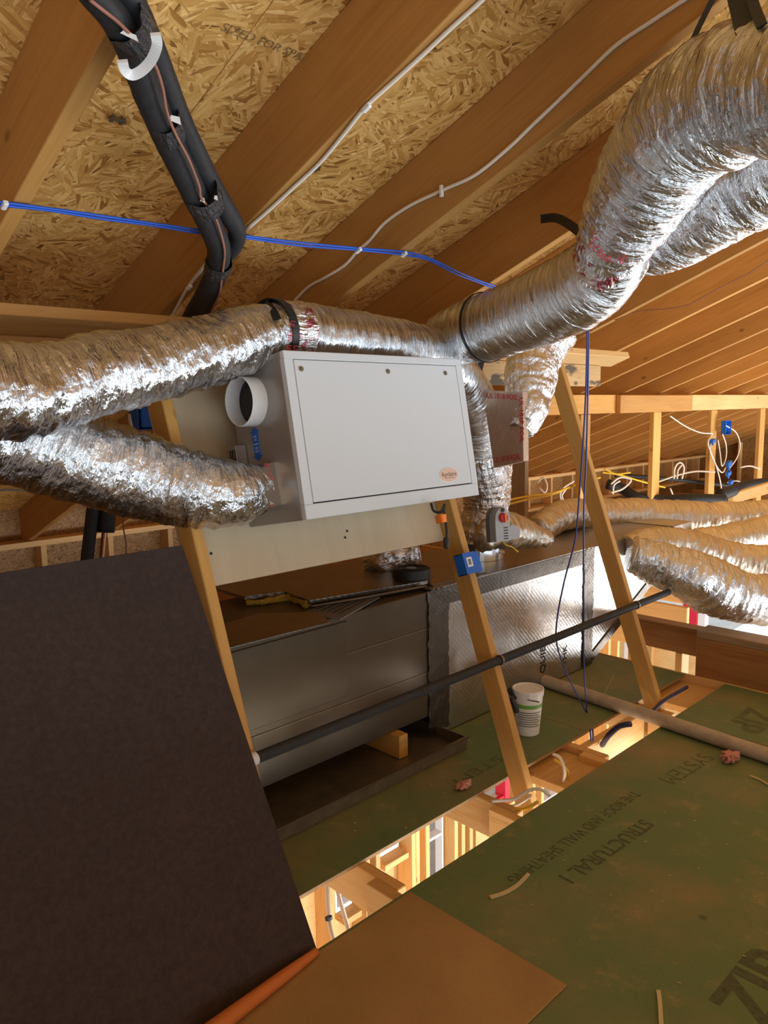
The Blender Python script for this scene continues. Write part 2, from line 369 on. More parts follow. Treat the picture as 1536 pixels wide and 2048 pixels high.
def vnoise(seed, s, th, fs, ft):
    """smooth value noise over length s (m) and angle th (rad), periodic in th"""
    rng = np.random.RandomState(seed); ft = int(ft); G = rng.rand(int(s.max() * fs) + 3, ft)
    x = s * fs; i = np.floor(x).astype(int); fx = x - i; fx = fx * fx * (3 - 2 * fx)
    y = th / (2 * math.pi) * ft; j = np.floor(y).astype(int); fy = y - j; fy = fy * fy * (3 - 2 * fy)
    j0, j1 = j % ft, (j + 1) % ft; i1 = i + 1
    return (G[i, j0] * (1 - fx) * (1 - fy) + G[i1, j0] * fx * (1 - fy) + G[i, j1] * (1 - fx) * fy + G[i1, j1] * fx * fy) - .5
def tube(name, pts, mat, parent=None, step=.02, seg=10, wr=0.0, seed=1, flat=None, caps=True, twist=.0):
    """pts = list of (x,y,z,r); wr = wrinkle amplitude in metres"""
    P = np.array(pts, float); L = np.linalg.norm(np.diff(P[:, :3], axis=0), axis=1).sum()
    C = spline(P, max(4, int(L / step))); c = C[:, :3]; r = C[:, 3]
    T = np.gradient(c, axis=0); T /= np.linalg.norm(T, axis=1)[:, None]
    n0 = np.cross(T[0], [0, 0, 1]); n0 = n0 if np.linalg.norm(n0) > .1 else np.cross(T[0], [1, 0, 0]); U = [_n(n0)]
    for k in range(1, len(c)): U.append(_n(U[-1] - T[k] * (U[-1] @ T[k])))
    U = np.array(U); Wv = np.cross(T, U)
    s = np.concatenate([[0], np.cumsum(np.linalg.norm(np.diff(c, axis=0), axis=1))])
    th = np.arange(seg) * 2 * math.pi / seg; S, TT = np.meshgrid(s, th, indexing='ij')
    R = np.repeat(r[:, None], seg, 1)
    if wr:
        TW = (TT + S * twist) % (2 * math.pi)
        d = -np.abs(vnoise(seed, S, TW, 34, 7)) * 2.2 - np.abs(vnoise(seed + 1, S, TW, 60, 13)) * 1.2 + vnoise(seed + 2, S, TW, 9, 5) * 1.8 + vnoise(seed + 3, S, TW, 110, 24) * .7
        R = R + wr * (d + .9)
    fx, fy = flat if flat else (1, 1)
    V = c[:, None, :] + (R * np.cos(TT) * fx)[..., None] * U[:, None, :] + (R * np.sin(TT) * fy)[..., None] * Wv[:, None, :]
    n = len(c); V = V.reshape(-1, 3); Fc = []
    i = np.arange(n - 1)[:, None]; j = np.arange(seg)[None, :]; j1 = (j + 1) % seg
    Fc = np.stack([i * seg + j, i * seg + j1, (i + 1) * seg + j1, (i + 1) * seg + j], -1).reshape(-1, 4).tolist()
    if caps: Fc += [list(range(seg))[::-1], list(range((n - 1) * seg, n * seg))]
    rm = float(r.mean())
    def uv(li, nl):
        a, b = li // seg, li % seg; out = np.stack([s[a], b / seg * 2 * math.pi * rm], -1)
        k = np.arange(nl); q = k // 4 * 4; ok = q < len(Fc) * 4          # close the seam of the last segment
        quad = np.arange(min(nl, (n - 1) * seg * 4)); w = (quad // 4) % seg == seg - 1; z = w & ((quad % 4 == 1) | (quad % 4 == 2))
        out[quad[z], 1] = 2 * math.pi * rm; return out
    return add(name, V, Fc, mat, parent, smooth=True, uv=uv)
def D(lst):
    """(u, v, half width in photo pixels, depth) -> world points with radius"""
    return [(*at(u, v, d=d), w * d / F) for u, v, w, d in lst]
def path(lst, r, **kw):
    return [(*at(u, v, **kw), r) for u, v in lst]
_txt = {}
def text(name, body, org, right, up, size, mat, parent=None, th=.0006, align='LEFT', stretch=1.0, bold=0.0):
    cu = bpy.data.curves.new('t', 'FONT'); cu.body = body; cu.size = 1; cu.align_x = align; cu.offset = bold; cu.resolution_u = 3
    o = bpy.data.objects.new('t', cu); COL.objects.link(o); dg = bpy.context.evaluated_depsgraph_get(); dg.update()
    me = bpy.data.meshes.new_from_object(o.evaluated_get(dg)); bpy.data.objects.remove(o)
    right, up = _n(right), _n(up); nr = np.cross(right, up); org = np.array(org, float)
    V = [org + right * v.co.x * size * stretch + up * v.co.y * size + nr * th for v in me.vertices]
    Fc = [list(p.vertices) for p in me.polygons]; bpy.data.meshes.remove(me)
    return add(name, V, Fc, mat, parent)
def poly(name, pts, nrm, th, mat, parent=None):
    """flat outline extruded by th along nrm"""
    P = [np.array(p, float) for p in pts]; n = len(P); nrm = _n(nrm); Q = [p + nrm * th for p in P]
    return add(name, P + Q, [list(range(n))[::-1], list(range(n, 2 * n))] + [[i, (i + 1) % n, n + (i + 1) % n, n + i] for i in range(n)], mat, parent)

# ------------------------------------------------------------------ ceiling: rafters and strand board
UPV = RN; DN = np.array([0, math.cos(TH), -math.sin(TH)])
YR = -2.2                                                    # ridge line
ceil = empty('ceiling', (3, 2, roofz(2)), kind='structure')
def rp(x, s, h):                                             # s = y on the bottom plane, h = height above the rafters' underside
    return np.array([x, s, roofz(s)]) + UPV * h
RH = .235
SL = (5.75 - YR) / math.cos(TH)
XR0 = 1.173 * RD
for k in range(-4, 20):
    x1 = XR0 + .609 * k
    bx('rafter', rp(x1 - .04, YR, 0), DN * SL, (.04, 0, 0), UPV * RH, 'rafter', ceil, .002)
    dn2 = np.array([0, -math.cos(TH), -math.sin(TH)]); up2 = np.array([0, -math.sin(TH), math.cos(TH)])
    bx('rafter', rp(x1 - .04, YR - .02, 0), dn2 * 5.2, (.04, 0, 0), up2 * RH, 'rafter', ceil, .002)
# strand board sheets, long side across the rafters, staggered, 3 mm joints
row = 0; s0 = -.02
SEAM = 0.62
while s0 < SL:
    xx = -2.5 - (row % 2) * 1.218
    while xx < 13.2:
        a = rp(max(xx, -2.5) + .0015, YR, RH + .001) + DN * s0; w = min(xx + 2.436, 13.4) - max(xx, -2.5) - .003
        if w > .05: bx('strand_board_panel', a, (w, 0, 0), DN * 1.216, UPV * .012, 'osb', ceil)
        xx += 2.436
    s0 += 1.219; row += 1
for r2 in range(5):
    a = np.array([-2.5, YR, roofz(YR)]) + up2 * (RH + .001) + dn2 * (r2 * 1.219)
    for q in range(6): bx('strand_board_panel', a + np.array([q * 2.65, 0, 0]), (2.647, 0, 0), dn2 * 1.216, up2 * .012, 'osb', ceil)
# steel clips between sheets
for (u, v) in ((235, 238), (628, 335)):
    c = at(u, v, roof=RD + RH - .004)
    V, Fc = merge([box_vf(c - DN * .014 + np.array([q - .004, 0, 0]) - UPV * .004, (.009, 0, 0), DN * .028, UPV * .004) for q in (-.014, .012)]
                  + [box_vf(c - DN * .004 + np.array([-.022, 0, 0]) - UPV * .005, (.044, 0, 0), DN * .008, UPV * .004)])
    tag(add('panel_clip', V, Fc, 'galv', ceil))
# stamps on strand board
text('lettering', 'SIZED FOR SPACING', at(440, 60, roof=RD + RH - .001), _n(at(640, 130, roof=RD + RH) - at(430, 50, roof=RD + RH)), np.cross(-RN, _n(at(640, 130, roof=RD + RH) - at(430, 50, roof=RD + RH))), .035, 'faint', ceil, .0008)
text('lettering', 'EXPOSURE 1\n24/16  7/16', at(1080, 318, roof=RD + RH - .001), (0.9, .1, 0), DN * -1, .020, 'faint', ceil, .0008)

# ------------------------------------------------------------------ eave wall, gables
eave = empty('wall_eave', (5, 5.5, .3), kind='structure')
bb('plate', -2.5, 13.2, 5.46, 5.6, .485, .525, 'pale', eave, .002)
bb('plate', -2.5, 13.2, 5.44, 5.6, .10, .14, 'pale', eave, .002)
q = -2.4
while q < 13:
    bb('block', q, q + .04, 5.47, 5.6, .141, .484, 'pale', eave, .002, 'z')
    q += .49
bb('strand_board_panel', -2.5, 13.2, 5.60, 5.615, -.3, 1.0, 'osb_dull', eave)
for nm, xw in (('wall_right', 13.0), ('wall_left', -2.2)):
    w = empty(nm, (xw, 2, 1), kind='structure')
    sgn = 1 if xw > 5 else -1
    for k in range(8):
        y0 = -2.0 + k * .98
        y1 = y0 + .977; zt0, zt1 = roofz(y0, .2), roofz(y1, .2)
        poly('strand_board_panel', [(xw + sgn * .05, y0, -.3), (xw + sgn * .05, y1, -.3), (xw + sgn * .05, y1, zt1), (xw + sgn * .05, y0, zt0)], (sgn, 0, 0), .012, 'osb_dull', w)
        bb('stud', xw - sgn * .04 - .02, xw - sgn * .04 + .02 + .05, y0, y0 + .04, -.26, roofz(y0 + .04) - .002, 'pale', w, .002, 'z')
    bb('plate', xw - .06, xw + .03, -2.0, 5.4, -.30, -.262, 'pale', w, .002, 'y')

# ------------------------------------------------------------------ floor: green sheets and joists
floor = empty('floor', (2, 1, 0), kind='structure')
TK = .012
def sheet(x0, x1, y0, y1):
    p = bb('floor_panel', x0, x1, y0, y1, -TK, -.0009, 'hardedge', floor)
    bb('green_facing', x0 + .0005, x1 - .0005, y0 + .0005, y1 - .0005, -.0009, 0, 'green', p); return p
sheet(1.16 - 1.9, 3.232, -.75, 1.455)
sheet(3.236, 3.83, -.75, 1.46)
far1 = sheet(-.5, 2.85, 1.664, 2.882); far2 = sheet(2.853, 3.83, 1.666, 2.884)
near = [o for o in COL.objects if o.name.startswith('floor_panel')]
for i, x in enumerate([-.95, -.34, .27, .88, 1.50, 2.10, 2.70, 3.30]):
    bb('joist', x, x + .038, 1.49, 5.44, -.152, -TK - .0005, 'joist', floor, .003, 'y')
    bb('joist', x - .0405, x - .0005, -.8, 1.585, -.152, -TK - .0015, 'joist', floor, .003, 'y')
for i in range(15):
    x = 3.95 + i * .61
    bb('joist', x, x + .038, 2.25, 5.44, -.152, -TK - .0005, 'joist', floor, .003, 'y')
# short solid block between joists seen through the gap
bb('blocking', 2.42, 2.695, 1.30, 1.80, -.075, -.04, 'joist', floor, .003)
bb('blocking', 2.74, 3.26, 1.60, 1.638, -.152, -.02, 'joist', floor, .003)
bb('blocking', 2.745, 3.255, 1.30, 1.338, -.152, -.02, 'joist', floor, .003)
bb('blocking', 3.50, 3.825, 1.30, 1.80, -.075, -.04, 'joist', floor, .003)
bb('floor_panel', 4.6, 5.8, 3.1, 4.3, -.011, .001, 'pale', floor, .001)
# stamped lettering on the sheets (printed upside down to the viewer)
p1 = [o for o in floor.children if o.name == 'floor_panel'][0]
LFT = (-1, 0, 0); DNY = (0, -1, 0)
def stamp(body, u, v, u2, v2, size, mat, parent, bold=0.0):
    a, b = at(u, v, z=0), at(u2, v2, z=0); L = np.linalg.norm(b - a)
    o = text('lettering', body, a, b - a, np.cross([0, 0, 1], b - a), size, mat, parent, .0006, bold=bold)
    w = max((WM[o.name].to_3x3() @ v_.co).dot(Vector(_n(b - a))) for v_ in o.data.vertices) - min((WM[o.name].to_3x3() @ v_.co).dot(Vector(_n(b - a))) for v_ in o.data.vertices)
    k = L / w; ctr = sum((v_.co for v_ in o.data.vertices), Vector()) / len(o.data.vertices)
    d = Vector(_n(b - a))
    base = Vector(a)
    for v_ in o.data.vertices:
        wp = WM[o.name] @ v_.co; t = (wp - base).dot(d); wp += d * t * (k - 1); v_.co = WM[o.name].inverted() @ wp
    return o
stamp('THE ROOF AND WALL SHEATHING', 1262, 1581, 1012, 1757, .062, 'stamp', p1)
stamp('STRUCTURAL 1', 1283, 1638, 1117, 1752, .075, 'stamp', p1, .02)
stamp('SYSTEM', 1400, 1505, 1316, 1556, .10, 'stamp2', p1)
p2 = [o for o in floor.children if o.name.startswith('floor_panel')][1]
text('lettering', 'ZIP', at(1500, 1415, z=0), (-1, 0, 0), (0, -1, 0), .20, 'stamp2', p1, .0006, bold=.03)
text('lettering', 'ZIP', at(1535, 2065, z=0), _n(at(1635, 1915, z=0) - at(1535, 2065, z=0)), np.cross([0, 0, 1], _n(at(1635, 1915, z=0) - at(1535, 2065, z=0))), .19, 'stamp', p1, .0006, bold=.03)
stamp('SYSTEM', 1030, 1490, 905, 1560, .07, 'stamp2', far1)

# ------------------------------------------------------------------ beams at the right end of the deck
bm_ = empty('laminated_beam', (3.9, 0, 0), 'dark red-brown laminated beam standing past the right end of the green deck', 'beam')
bx('beam_body', (3.845, 1.62, -.03), (0, -3.2, 0), (.09, 0, 0), (0, 0, .235), 'lvl', bm_, .003)
bx('top_board', (3.845, 1.62, .206), (0, -3.2, 0), (.14, 0, 0), (0, 0, .038), 'greywood', bm_, .003)
tag(bx('header_beam', (4.0, 2.09, .05), (0, -3.6, 0), (.09, 0, 0), (0, 0, .15), 'lvl', None, .003),
    'brown header spanning above small stud openings behind the laminated beam', 'beam')
bb('trim_board', 3.832, 3.842, -.7, 3.0, -.2, .004, 'pale', floor, .001, 'y')
low = empty('stud_knee_wall', (4.05, 2.3, -.3), 'row of short studs under the brown header, lit from below', 'wall frame')
for k in range(4): bb('stud', 4.0, 4.09, 1.2 + k * .28, 1.238 + k * .28, -.20, .049, 'joist', low, .002, 'z')
bb('bottom_plate', 3.99, 4.09, -.7, 2.1, -.24, -.201, 'joist', low, .002, 'y')

# ------------------------------------------------------------------ the storey below, seen through the gap
lower = empty('wall_lower_front', (2, 3.8, -1.6), kind='structure')
YW = 3.3
bb('plate', -2, 6.7, YW, YW + .14, -.29, -.252, 'joist', lower, .002)
bb('plate', -2, 6.7, YW, YW + .14, -3.0, -2.962, 'joist', lower, .002)
wins = [(.55, 1.0, -2.3), (1.9, 2.3, -2.3), (2.86, 3.0, -1.72), (3.21, 3.43, -1.52), (3.66, 3.885, -2.9), (4.22, 4.62, -1.62), (5.06, 5.36, -1.9), (6.25, 6.6, -1.6)]
for x in (-1.9, -1.3, -.7, -.1, .3, 1.1, 1.5, 2.34, 2.5, 2.74, 3.04, 3.13, 3.46, 3.50, 3.60, 3.90, 3.98, 4.07, 4.14, 4.66, 4.86, 4.98, 5.40, 5.7, 6.0, 6.16):
    bb('stud', x, x + .038, YW, YW + .14, -2.96, -.292, 'joist', lower, .002, 'z')
wn = 0
def solid_between(a, b):
    bb('strand_board_panel', a, b, YW + .142, YW + .154, -3.0, -.25, 'pale', lower)
px0 = -2.0
for a, b, sz in wins:
    solid_between(px0, a - .001); px0 = b + .001
    bb('strand_board_panel', a, b, YW + .142, YW + .154, -3.0, sz - .04, 'pale', lower)
    bb('sill', a, b, YW, YW + .14, sz - .04, sz, 'joist', lower, .002)
    wn += 1
    wf = empty('window_%d' % wn, ((a + b) / 2, YW + .1, -1.5), kind='structure')
    for (x0_, x1_, z0_, z1_) in ((a, a + .015, sz + .001, -.3), (b - .015, b, sz + .001, -.3), (a + .015, b - .015, sz + .001, sz + .03), (a + .015, b - .015, -1.62, -1.60)):
        if z1_ > z0_ and z0_ > sz: bb('window_frame', x0_, x1_, YW + .09, YW + .16, z0_, z1_, 'winwhite', wf, .003)
    if wn == 6:
        bb('window_trim', b - .07, b - .016, YW + .04, YW + .139, sz + .001, -.3, 'redpaint', wf, .003)
        bb('window_trim', a + .016, b - .071, YW + .05, YW + .085, sz + .031, sz + .05, 'redpaint', wf, .003)
solid_between(px0, 6.7)
bb('floor_lower', -2.5, 13, -6, 6, -3.05, -3.0, 'concrete'); tag(bpy.data.objects['floor_lower'], kind='structure')
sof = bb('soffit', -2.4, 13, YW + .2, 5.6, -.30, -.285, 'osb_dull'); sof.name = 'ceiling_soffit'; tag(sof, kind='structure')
# right end of the storey below: window wall with a red post
end = empty('wall_lower_end', (9.5, 0, -1.5), kind='structure')
for yy in (-2.2, -1.1, .0, 1.2, 2.4, 2.9, 4.55, 5.3): bb('stud', 9.4, 9.5, yy, yy + .06, -3, -.30, 'joist', end, .002, 'z')
bb('header', 9.4, 9.5, -2.6, 5.4, -.98, -.2, 'joist', end, .002, 'y')
bb('sill', 9.4, 9.5, -2.6, 5.4, -1.66, -1.60, 'winwhite', end, .002, 'y')
bb('window_frame', 9.41, 9.49, 2.97, 3.95, -1.42, -1.39, 'winwhite', end, .002, 'y')
bb('window_trim', 9.39, 9.51, 3.96, 4.14, -1.598, -.985, 'redpaint', end, .002, 'z')
bb('window_frame', 9.40, 9.50, 3.86, 3.955, -1.598, -.985, 'winwhite', end, .002, 'z')
bb('window_frame', 9.40, 9.50, 4.145, 4.24, -1.598, -.985, 'winwhite', end, .002, 'z')
bb('strand_board_panel', 9.5, 9.52, -2.6, 5.4, -3, -1.66, 'pale', end)
g_ = bb('ground_outside', -30, 40, 6.01, 60, -3.3, -3.2, 'concrete'); tag(g_, kind='structure')

# ------------------------------------------------------------------ braces
BT = math.radians(19.6)
K = .86
BY0, BZ0 = 1.784 * K, 1.41 + (-.26 - 1.41) * K
def byz(z, off=0.0): return BY0 + (z - BZ0) * math.tan(BT) + off / math.cos(BT)
bdir = np.array([0, math.sin(BT), math.cos(BT)]); bback = np.array([0, math.cos(BT), -math.sin(BT)])
def brace(x1, ztop, label):
    x1 *= K; ztop = 1.41 + (ztop - 1.41) * K
    o = np.array([x1 - .036, byz(-.24), -.24])
    return tag(bx('diagonal_brace', o, bdir * ((ztop + .24) / math.cos(BT)), (.036, 0, 0), bback * .080, 'brace', None, .003), label, 'brace', 'diagonal braces under the rafters')
brace(1.352, 1.66, 'diagonal wooden brace behind the dark board, left of the cream plywood')
brace(2.650, 1.66, 'diagonal wooden brace carrying the small blue box, right of the white cabinet')
brace(3.885, 1.68, 'diagonal wooden brace right of the blue hanging cables, standing in the gap')
# first purlin: flat board against the rafters and an upright one beneath
pl1 = empty('purlin', (2.6, 2.5, 1.6), 'L-shaped purlin of two boards under the near rafters with black stained end', 'purlin')
pz = CAM[2] + (1.70 - CAM[2]) * K; py = 2.462 * K
bx('flat_board', (-2.0, py, pz), (4.656 * K + 2.0, 0, 0), DN * .125, UPV * .034, 'pale', pl1, .002)
bx('upright_board', (-2.0, py + .10, pz - .04 - .115), (4.50 * K + 2.0, 0, 0), (0, .034, 0), (0, 0, .112), 'stain', pl1, .002)
# second purlin on posts
pl2 = empty('purlin', (6, 3, 1.4), 'long purlin of overlapping boards on upright posts below the far rafters', 'purlin')
zt = roofz(3.03) - .003
bx('purlin_board', (3.2, 2.99, zt - .14), (3.5, 0, 0), (0, .038, 0), (0, 0, .138), 'brace', pl2, .002)
bx('splice_board', (5.45, 2.949, zt - .142), (1.27, 0, 0), (0, .038, 0), (0, 0, .136), 'rafter', pl2, .002)
bx('purlin_board', (6.702, 2.99, zt - .14), (6.2, 0, 0), (0, .038, 0), (0, 0, .138), 'pale', pl2, .002)
plab = ['upright grey-brown post beside the taped foil panel, its top cut at a slant', 'upright post just left behind the third diagonal brace',
        'upright post with one dark bolt hole under the spliced purlin', 'upright post carrying a small blue box with looped white cables',
        'upright post at the right edge of the photo behind the far ducts']
for (xp, ztop, lab, mt) in ((4.26, 1.30, plab[0], 'greywood'), (4.95, zt - .143, plab[1], 'brace'), (6.08, zt - .143, plab[2], 'brace'), (7.22, zt - .143, plab[3], 'brace'), (8.45, zt - .143, plab[4], 'brace')):
    dx = .13 if mt == 'brace' else .04; dy = .04 if mt == 'brace' else .13
    y0 = 2.985
    if mt == 'greywood':
        V, Fc = box_vf((xp, y0, -.011), (0, 0, ztop + .011), (dx, 0, 0), (0, dy, 0)); V = [np.array([v[0], v[1], v[2] - (.07 if v[2] > 1 and v[1] > y0 + .05 else 0)]) for v in V]
        po = add('post', V, Fc, mt, None, np.array([[0, 0, 1], [1, 0, 0], [0, 1, 0]]).T)
    else: po = bb('post', xp, xp + dx, y0, y0 + dy, -.011, ztop, mt, None, .003, 'z')
    tag(po, lab, 'post', 'upright posts under the second purlin')

# ------------------------------------------------------------------ white ventilator cabinet
S = 1.3 * K; t_ = .1780
O = CAM + (np.array([1.214, 1.59, 1.557]) - CAM) * S
UX = np.array([1., 0, 0]); DD = np.array([0, -math.sin(t_), -math.cos(t_)]); BK = np.array([0, math.cos(t_), -math.sin(t_)])
BW, BH, BD = .70 * S, .434 * S, .335 * K
def bp(x, d, b=0.0): return O + (UX * x + DD * d + BK * b) * K
BW, BH, BD = BW / K, BH / K, BD / K
UXK, DDK, BKK = UX * K, DD * K, BK * K
vent = empty('ventilator_cabinet', bp(0, BH, BD / 2), 'white metal ventilator cabinet with round side port, mounted on the cream board', 'ventilator')
bx('cabinet_body', bp(.0, .0, .022), UXK * BW, DDK * BH, BKK * (BD - .022), 'side', vent, .003)
# front face frame around the door
fr = .036
V, Fc = merge([box_vf(bp(0, 0, 0), UXK * BW, DDK * .028, BKK * .0215, .002), box_vf(bp(0, BH - .05, 0), UXK * BW, DDK * .05, BKK * .0215, .002),
               box_vf(bp(0, .028, 0), UXK * fr, DDK * (BH - .078), BKK * .0215), box_vf(bp(BW - fr, .028, 0), UXK * fr, DDK * (BH - .078), BKK * .0215)])
add('front_frame', V, Fc, 'white', vent)
add('door_gap', *box_vf(bp(fr, .028, .012), UXK * (BW - 2 * fr), DDK * (BH - .078), BKK * .009), 'gap', vent)
g = .004
dr = bx('door', bp(fr + g * .7, .028 + g * .6, -.001), UXK * (BW - 2 * fr - g * 1.4), DDK * (BH - .078 - g * 1.6), BKK * .0125, 'white', vent, .0015)
for sx in (.065, .475, .80):
    c = bp(sx + .0, .062, -.001); V, Fc = merge([cyl_vf(c, c - BKK * .004, .0075, 16), cyl_vf(c - BKK * .004, c - BKK * .0055, .0043, 6)])
    add('screw', V, Fc, 'galv', dr)
# oval badge
bc = bp(.735, .468, -.001)
def oval(c, a, b, th, n=40): 
    return [c + UXK * a * math.cos(q) - DDK * b * math.sin(q) for q in np.linspace(0, 2 * math.pi, n, endpoint=False)], -BK, th
bd = poly('badge', *oval(bc, .055, .0275, .002), 'tan', dr)
poly('badge_rim', *oval(bc, .058, .030, .0012), 'plasticw', dr)
text('lettering', 'Aprilaire', bc - DDK * -.006 - BKK * .002, UX, -DD, .022, 'ink', bd, .0005, 'CENTER')
tube('swoosh', [(*(bc + UXK * (.034 * k) + DDK * (.0145 - .003 * (1 - k * k)) - BKK * .0022), .0007) for k in np.linspace(-.7, .9, 7)], 'ink', bd, .004, 6)
# side ports (on the left face x = O[0])
def sidept(u, v): return at(u, v, x=O[0])
pc = sidept(506, 803)
V, Fc = ring_vf(pc + UX * .001, -UX, .074, .070, .052)
add('open_port', V, Fc, 'plasticw', vent, smooth=False)
V, Fc = cyl_vf(pc - UXK * .001, pc - UXK * .003, .068, 36); add('port_opening', V, Fc, 'gap', vent)
V, Fc = cyl_vf(pc - UXK * .006 + DDK * .01, pc - UXK * .010 + DDK * .01, .047, 20); add('damper_flap', V, Fc, 'ink', vent)
# blue double arrow sticker
ac = sidept(513, 888); n_ = -UX
AR = [(0, -.062), (.017, -.044), (.0105, -.044), (.0105, .044), (.017, .044), (0, .062), (-.017, .044), (-.0105, .044), (-.0105, -.044), (-.017, -.044)]
st = poly('arrow_sticker', [ac + BKK * -a * 1.7 + DDK * b * .95 for a, b in AR], n_, .0015, 'blue', vent)
add('sticker_line', *box_vf(ac - UXK * .0016 - BKK * .013 - DDK * .001, BKK * .026, DDK * .0025, -UXK * .0006), 'paper', st)
for k, tx in ((-.022, 'AIR\nIN'), (.018, 'AIR\nOUT')): text('lettering', tx, ac - UXK * .0016 + DDK * k, -BK, -DD, .010, 'paper', st, .0003, 'CENTER')
# mounting bracket between cabinet and board
brk = bx('mounting_bracket', bp(-.045, .27, BD - .05), UXK * .045, DDK * .15, BKK * .045, 'side', vent, .002)
for k in range(3): bx('bracket_slot', bp(-.0465, .285, BD - .045 + k * .014), UXK * .002, DDK * .12, BKK * .006, 'gap', brk)

# ------------------------------------------------------------------ cream board behind the cabinet
off = .0815
def cb(u, v):
    t = math.tan(BT); c = byz(0, off); r = ray(u, v); k = (c - (CAM[1] - CAM[2] * t)) / (r[1] - t * r[2]); return CAM + k * r
z0 = cb(429, 1172)[2]; xl = 1.315 * K; xr = 2.665 * K
o = np.array([xl, byz(z0, off), z0])
crb = bx('plywood_board', o, (xr - xl, 0, 0), bdir * .66, bback * .016, 'cream', None, .001)
tag(crb, 'cream painted plywood board fixed across the braces behind the white cabinet', 'board')
for (u, v) in ((422, 1107), (690, 1075), (694, 1062)):
    c = cb(u, v); add('screw', *cyl_vf(c, c - bback * .0015, .0045, 10), 'gap', crb)

# ------------------------------------------------------------------ air handler, pan, plenum
AY = 2.10; AZB = .105; AZT = .645
ah = empty('air_handler', (1.4, 2.3, AZB), 'grey steel air handler cabinet lying on wood blocks behind the black pipe', 'air handler')
bb('cabinet_body', -.25, 2.38, AY, AY + .53, AZB, AZT, 'steel', ah, .004)
for zz in (.30, .49): bb('panel_seam', -.25, 2.33, AY - .003, AY, zz, zz + .004, 'galv', ah)
V, Fc = box_vf((-.25, AY - .012, AZT - .02), (1.5, 0, 0), (0, .03, 0), (0, 0, .028), .002); add('top_flange', V, Fc, 'galv', ah)
bb('side_panel', -.2, 1.86, AY - .0055, AY - .0005, .33, .62, 'steel', ah, .002)
# seam tape
V, Fc = merge([box_vf((2.30, AY - .006, AZB - .03), (.16, 0, 0), (0, .006, 0), (0, 0, AZT - AZB + .035))])
def crumple(name, x0, x1, y, z0, z1, mat, parent, amp=.006, nx=14, nz=40, seed=3):
    rng = np.random.RandomState(seed); V, Fc = [], []
    for i in range(nx + 1):
        for j in range(nz + 1):
            e = (rng.rand(2) - .5) * (.012 if i in (0, nx) or j in (0, nz) else .003)
            V.append((x0 + (x1 - x0) * i / nx + e[0], y - .004 - abs(rng.rand() * amp), z0 + (z1 - z0) * j / nz + e[1]))
    n = len(V); V += [(v[0], y + .0005, v[2]) for v in V]
    for i in range(nx):
        for j in range(nz):
            a = i * (nz + 1) + j; Fc.append([a, a + nz + 1, a + nz + 2, a + 1])
    return add(name, V[:n], Fc, mat, parent, smooth=True, uv=lambda li, nl: np.stack([np.array(V)[li][:, 2], np.array(V)[li][:, 0]], -1))
PX0, PX1 = 2.385, 3.62
plen = empty('supply_plenum', (3.0, 2.35, 0), 'foil-faced ductboard plenum with dull taped edges right of the air handler', 'duct plenum')
bb('plenum_box', PX0, PX1, AY + .0, AY + .58, .004, .648, 'board_foil', plen, .004)
crumple('foil_tape', 2.31, 2.44, AY - .001, .03, .652, 'tape', plen, .004)
crumple('foil_tape', PX1 - .085, PX1 + .01, AY - .001, .01, .652, 'tape', plen, .003, seed=5)
V, Fc = box_vf((2.44, AY - .006, .575), (PX1 - 2.44 + .0, 0, 0), (0, .006, 0), (0, 0, .076), .001); add('edge_tape', V, Fc, 'tape', plen)
bb('top_facing', PX0 - .06, PX1 + .004, AY - .004, AY + .584, .649, .655, 'mylar', plen)
# end section with rising underside
tz = .43; TX = 4.55
Pp = [(PX1 + .002, AY + .01, .01), (PX1 + .002, AY + .57, .01), (TX, AY + .57, tz), (TX, AY + .01, tz), (PX1 + .002, AY + .01, .646), (PX1 + .002, AY + .57, .646), (TX, AY + .57, .64), (TX, AY + .01, .64)]
add('tapered_section', Pp, [(0, 1, 2, 3), (4, 7, 6, 5), (0, 3, 7, 4), (1, 5, 6, 2), (2, 6, 7, 3), (0, 4, 5, 1)], 'board_foil', plen)
bb('top_facing', PX1 + .006, TX, AY, AY + .58, .647, .652, 'mylar', plen)
V, Fc = box_vf((PX1, AY + .002, .004), np.array([TX - PX1, 0, tz - .006]), (0, .006, 0), (0, 0, .05)); add('edge_tape', V, Fc, 'tape', plen)
bb('end_box', TX, TX + .25, AY - .02, AY + .75, .43, .66, 'board_foil', plen, .004)
# printed lettering on the facing, running up the sheet
text('lettering', 'QUIET', at(1090, 1345, y=AY - .0005), (0, 0, 1), (-1, 0, 0), .062, 'ink', plen, .001, bold=.01)
text('lettering', 'THK', at(1133, 1330, y=AY - .0005), (0, 0, 1), (-1, 0, 0), .055, 'ink', plen, .001, bold=.01)
text('lettering', 'THERMAL', at(1232, 1200, y=AY + .0095), (0, 0, 1), (-1, 0, 0), .035, 'ink', plen, .001)
for (u, v) in ((1025, 1178), (1113, 1165)): text('lettering', 'UL', at(u, v + 14, y=AY - .0065), (0, 0, 1), (-1, 0, 0), .02, 'red', plen, .001)
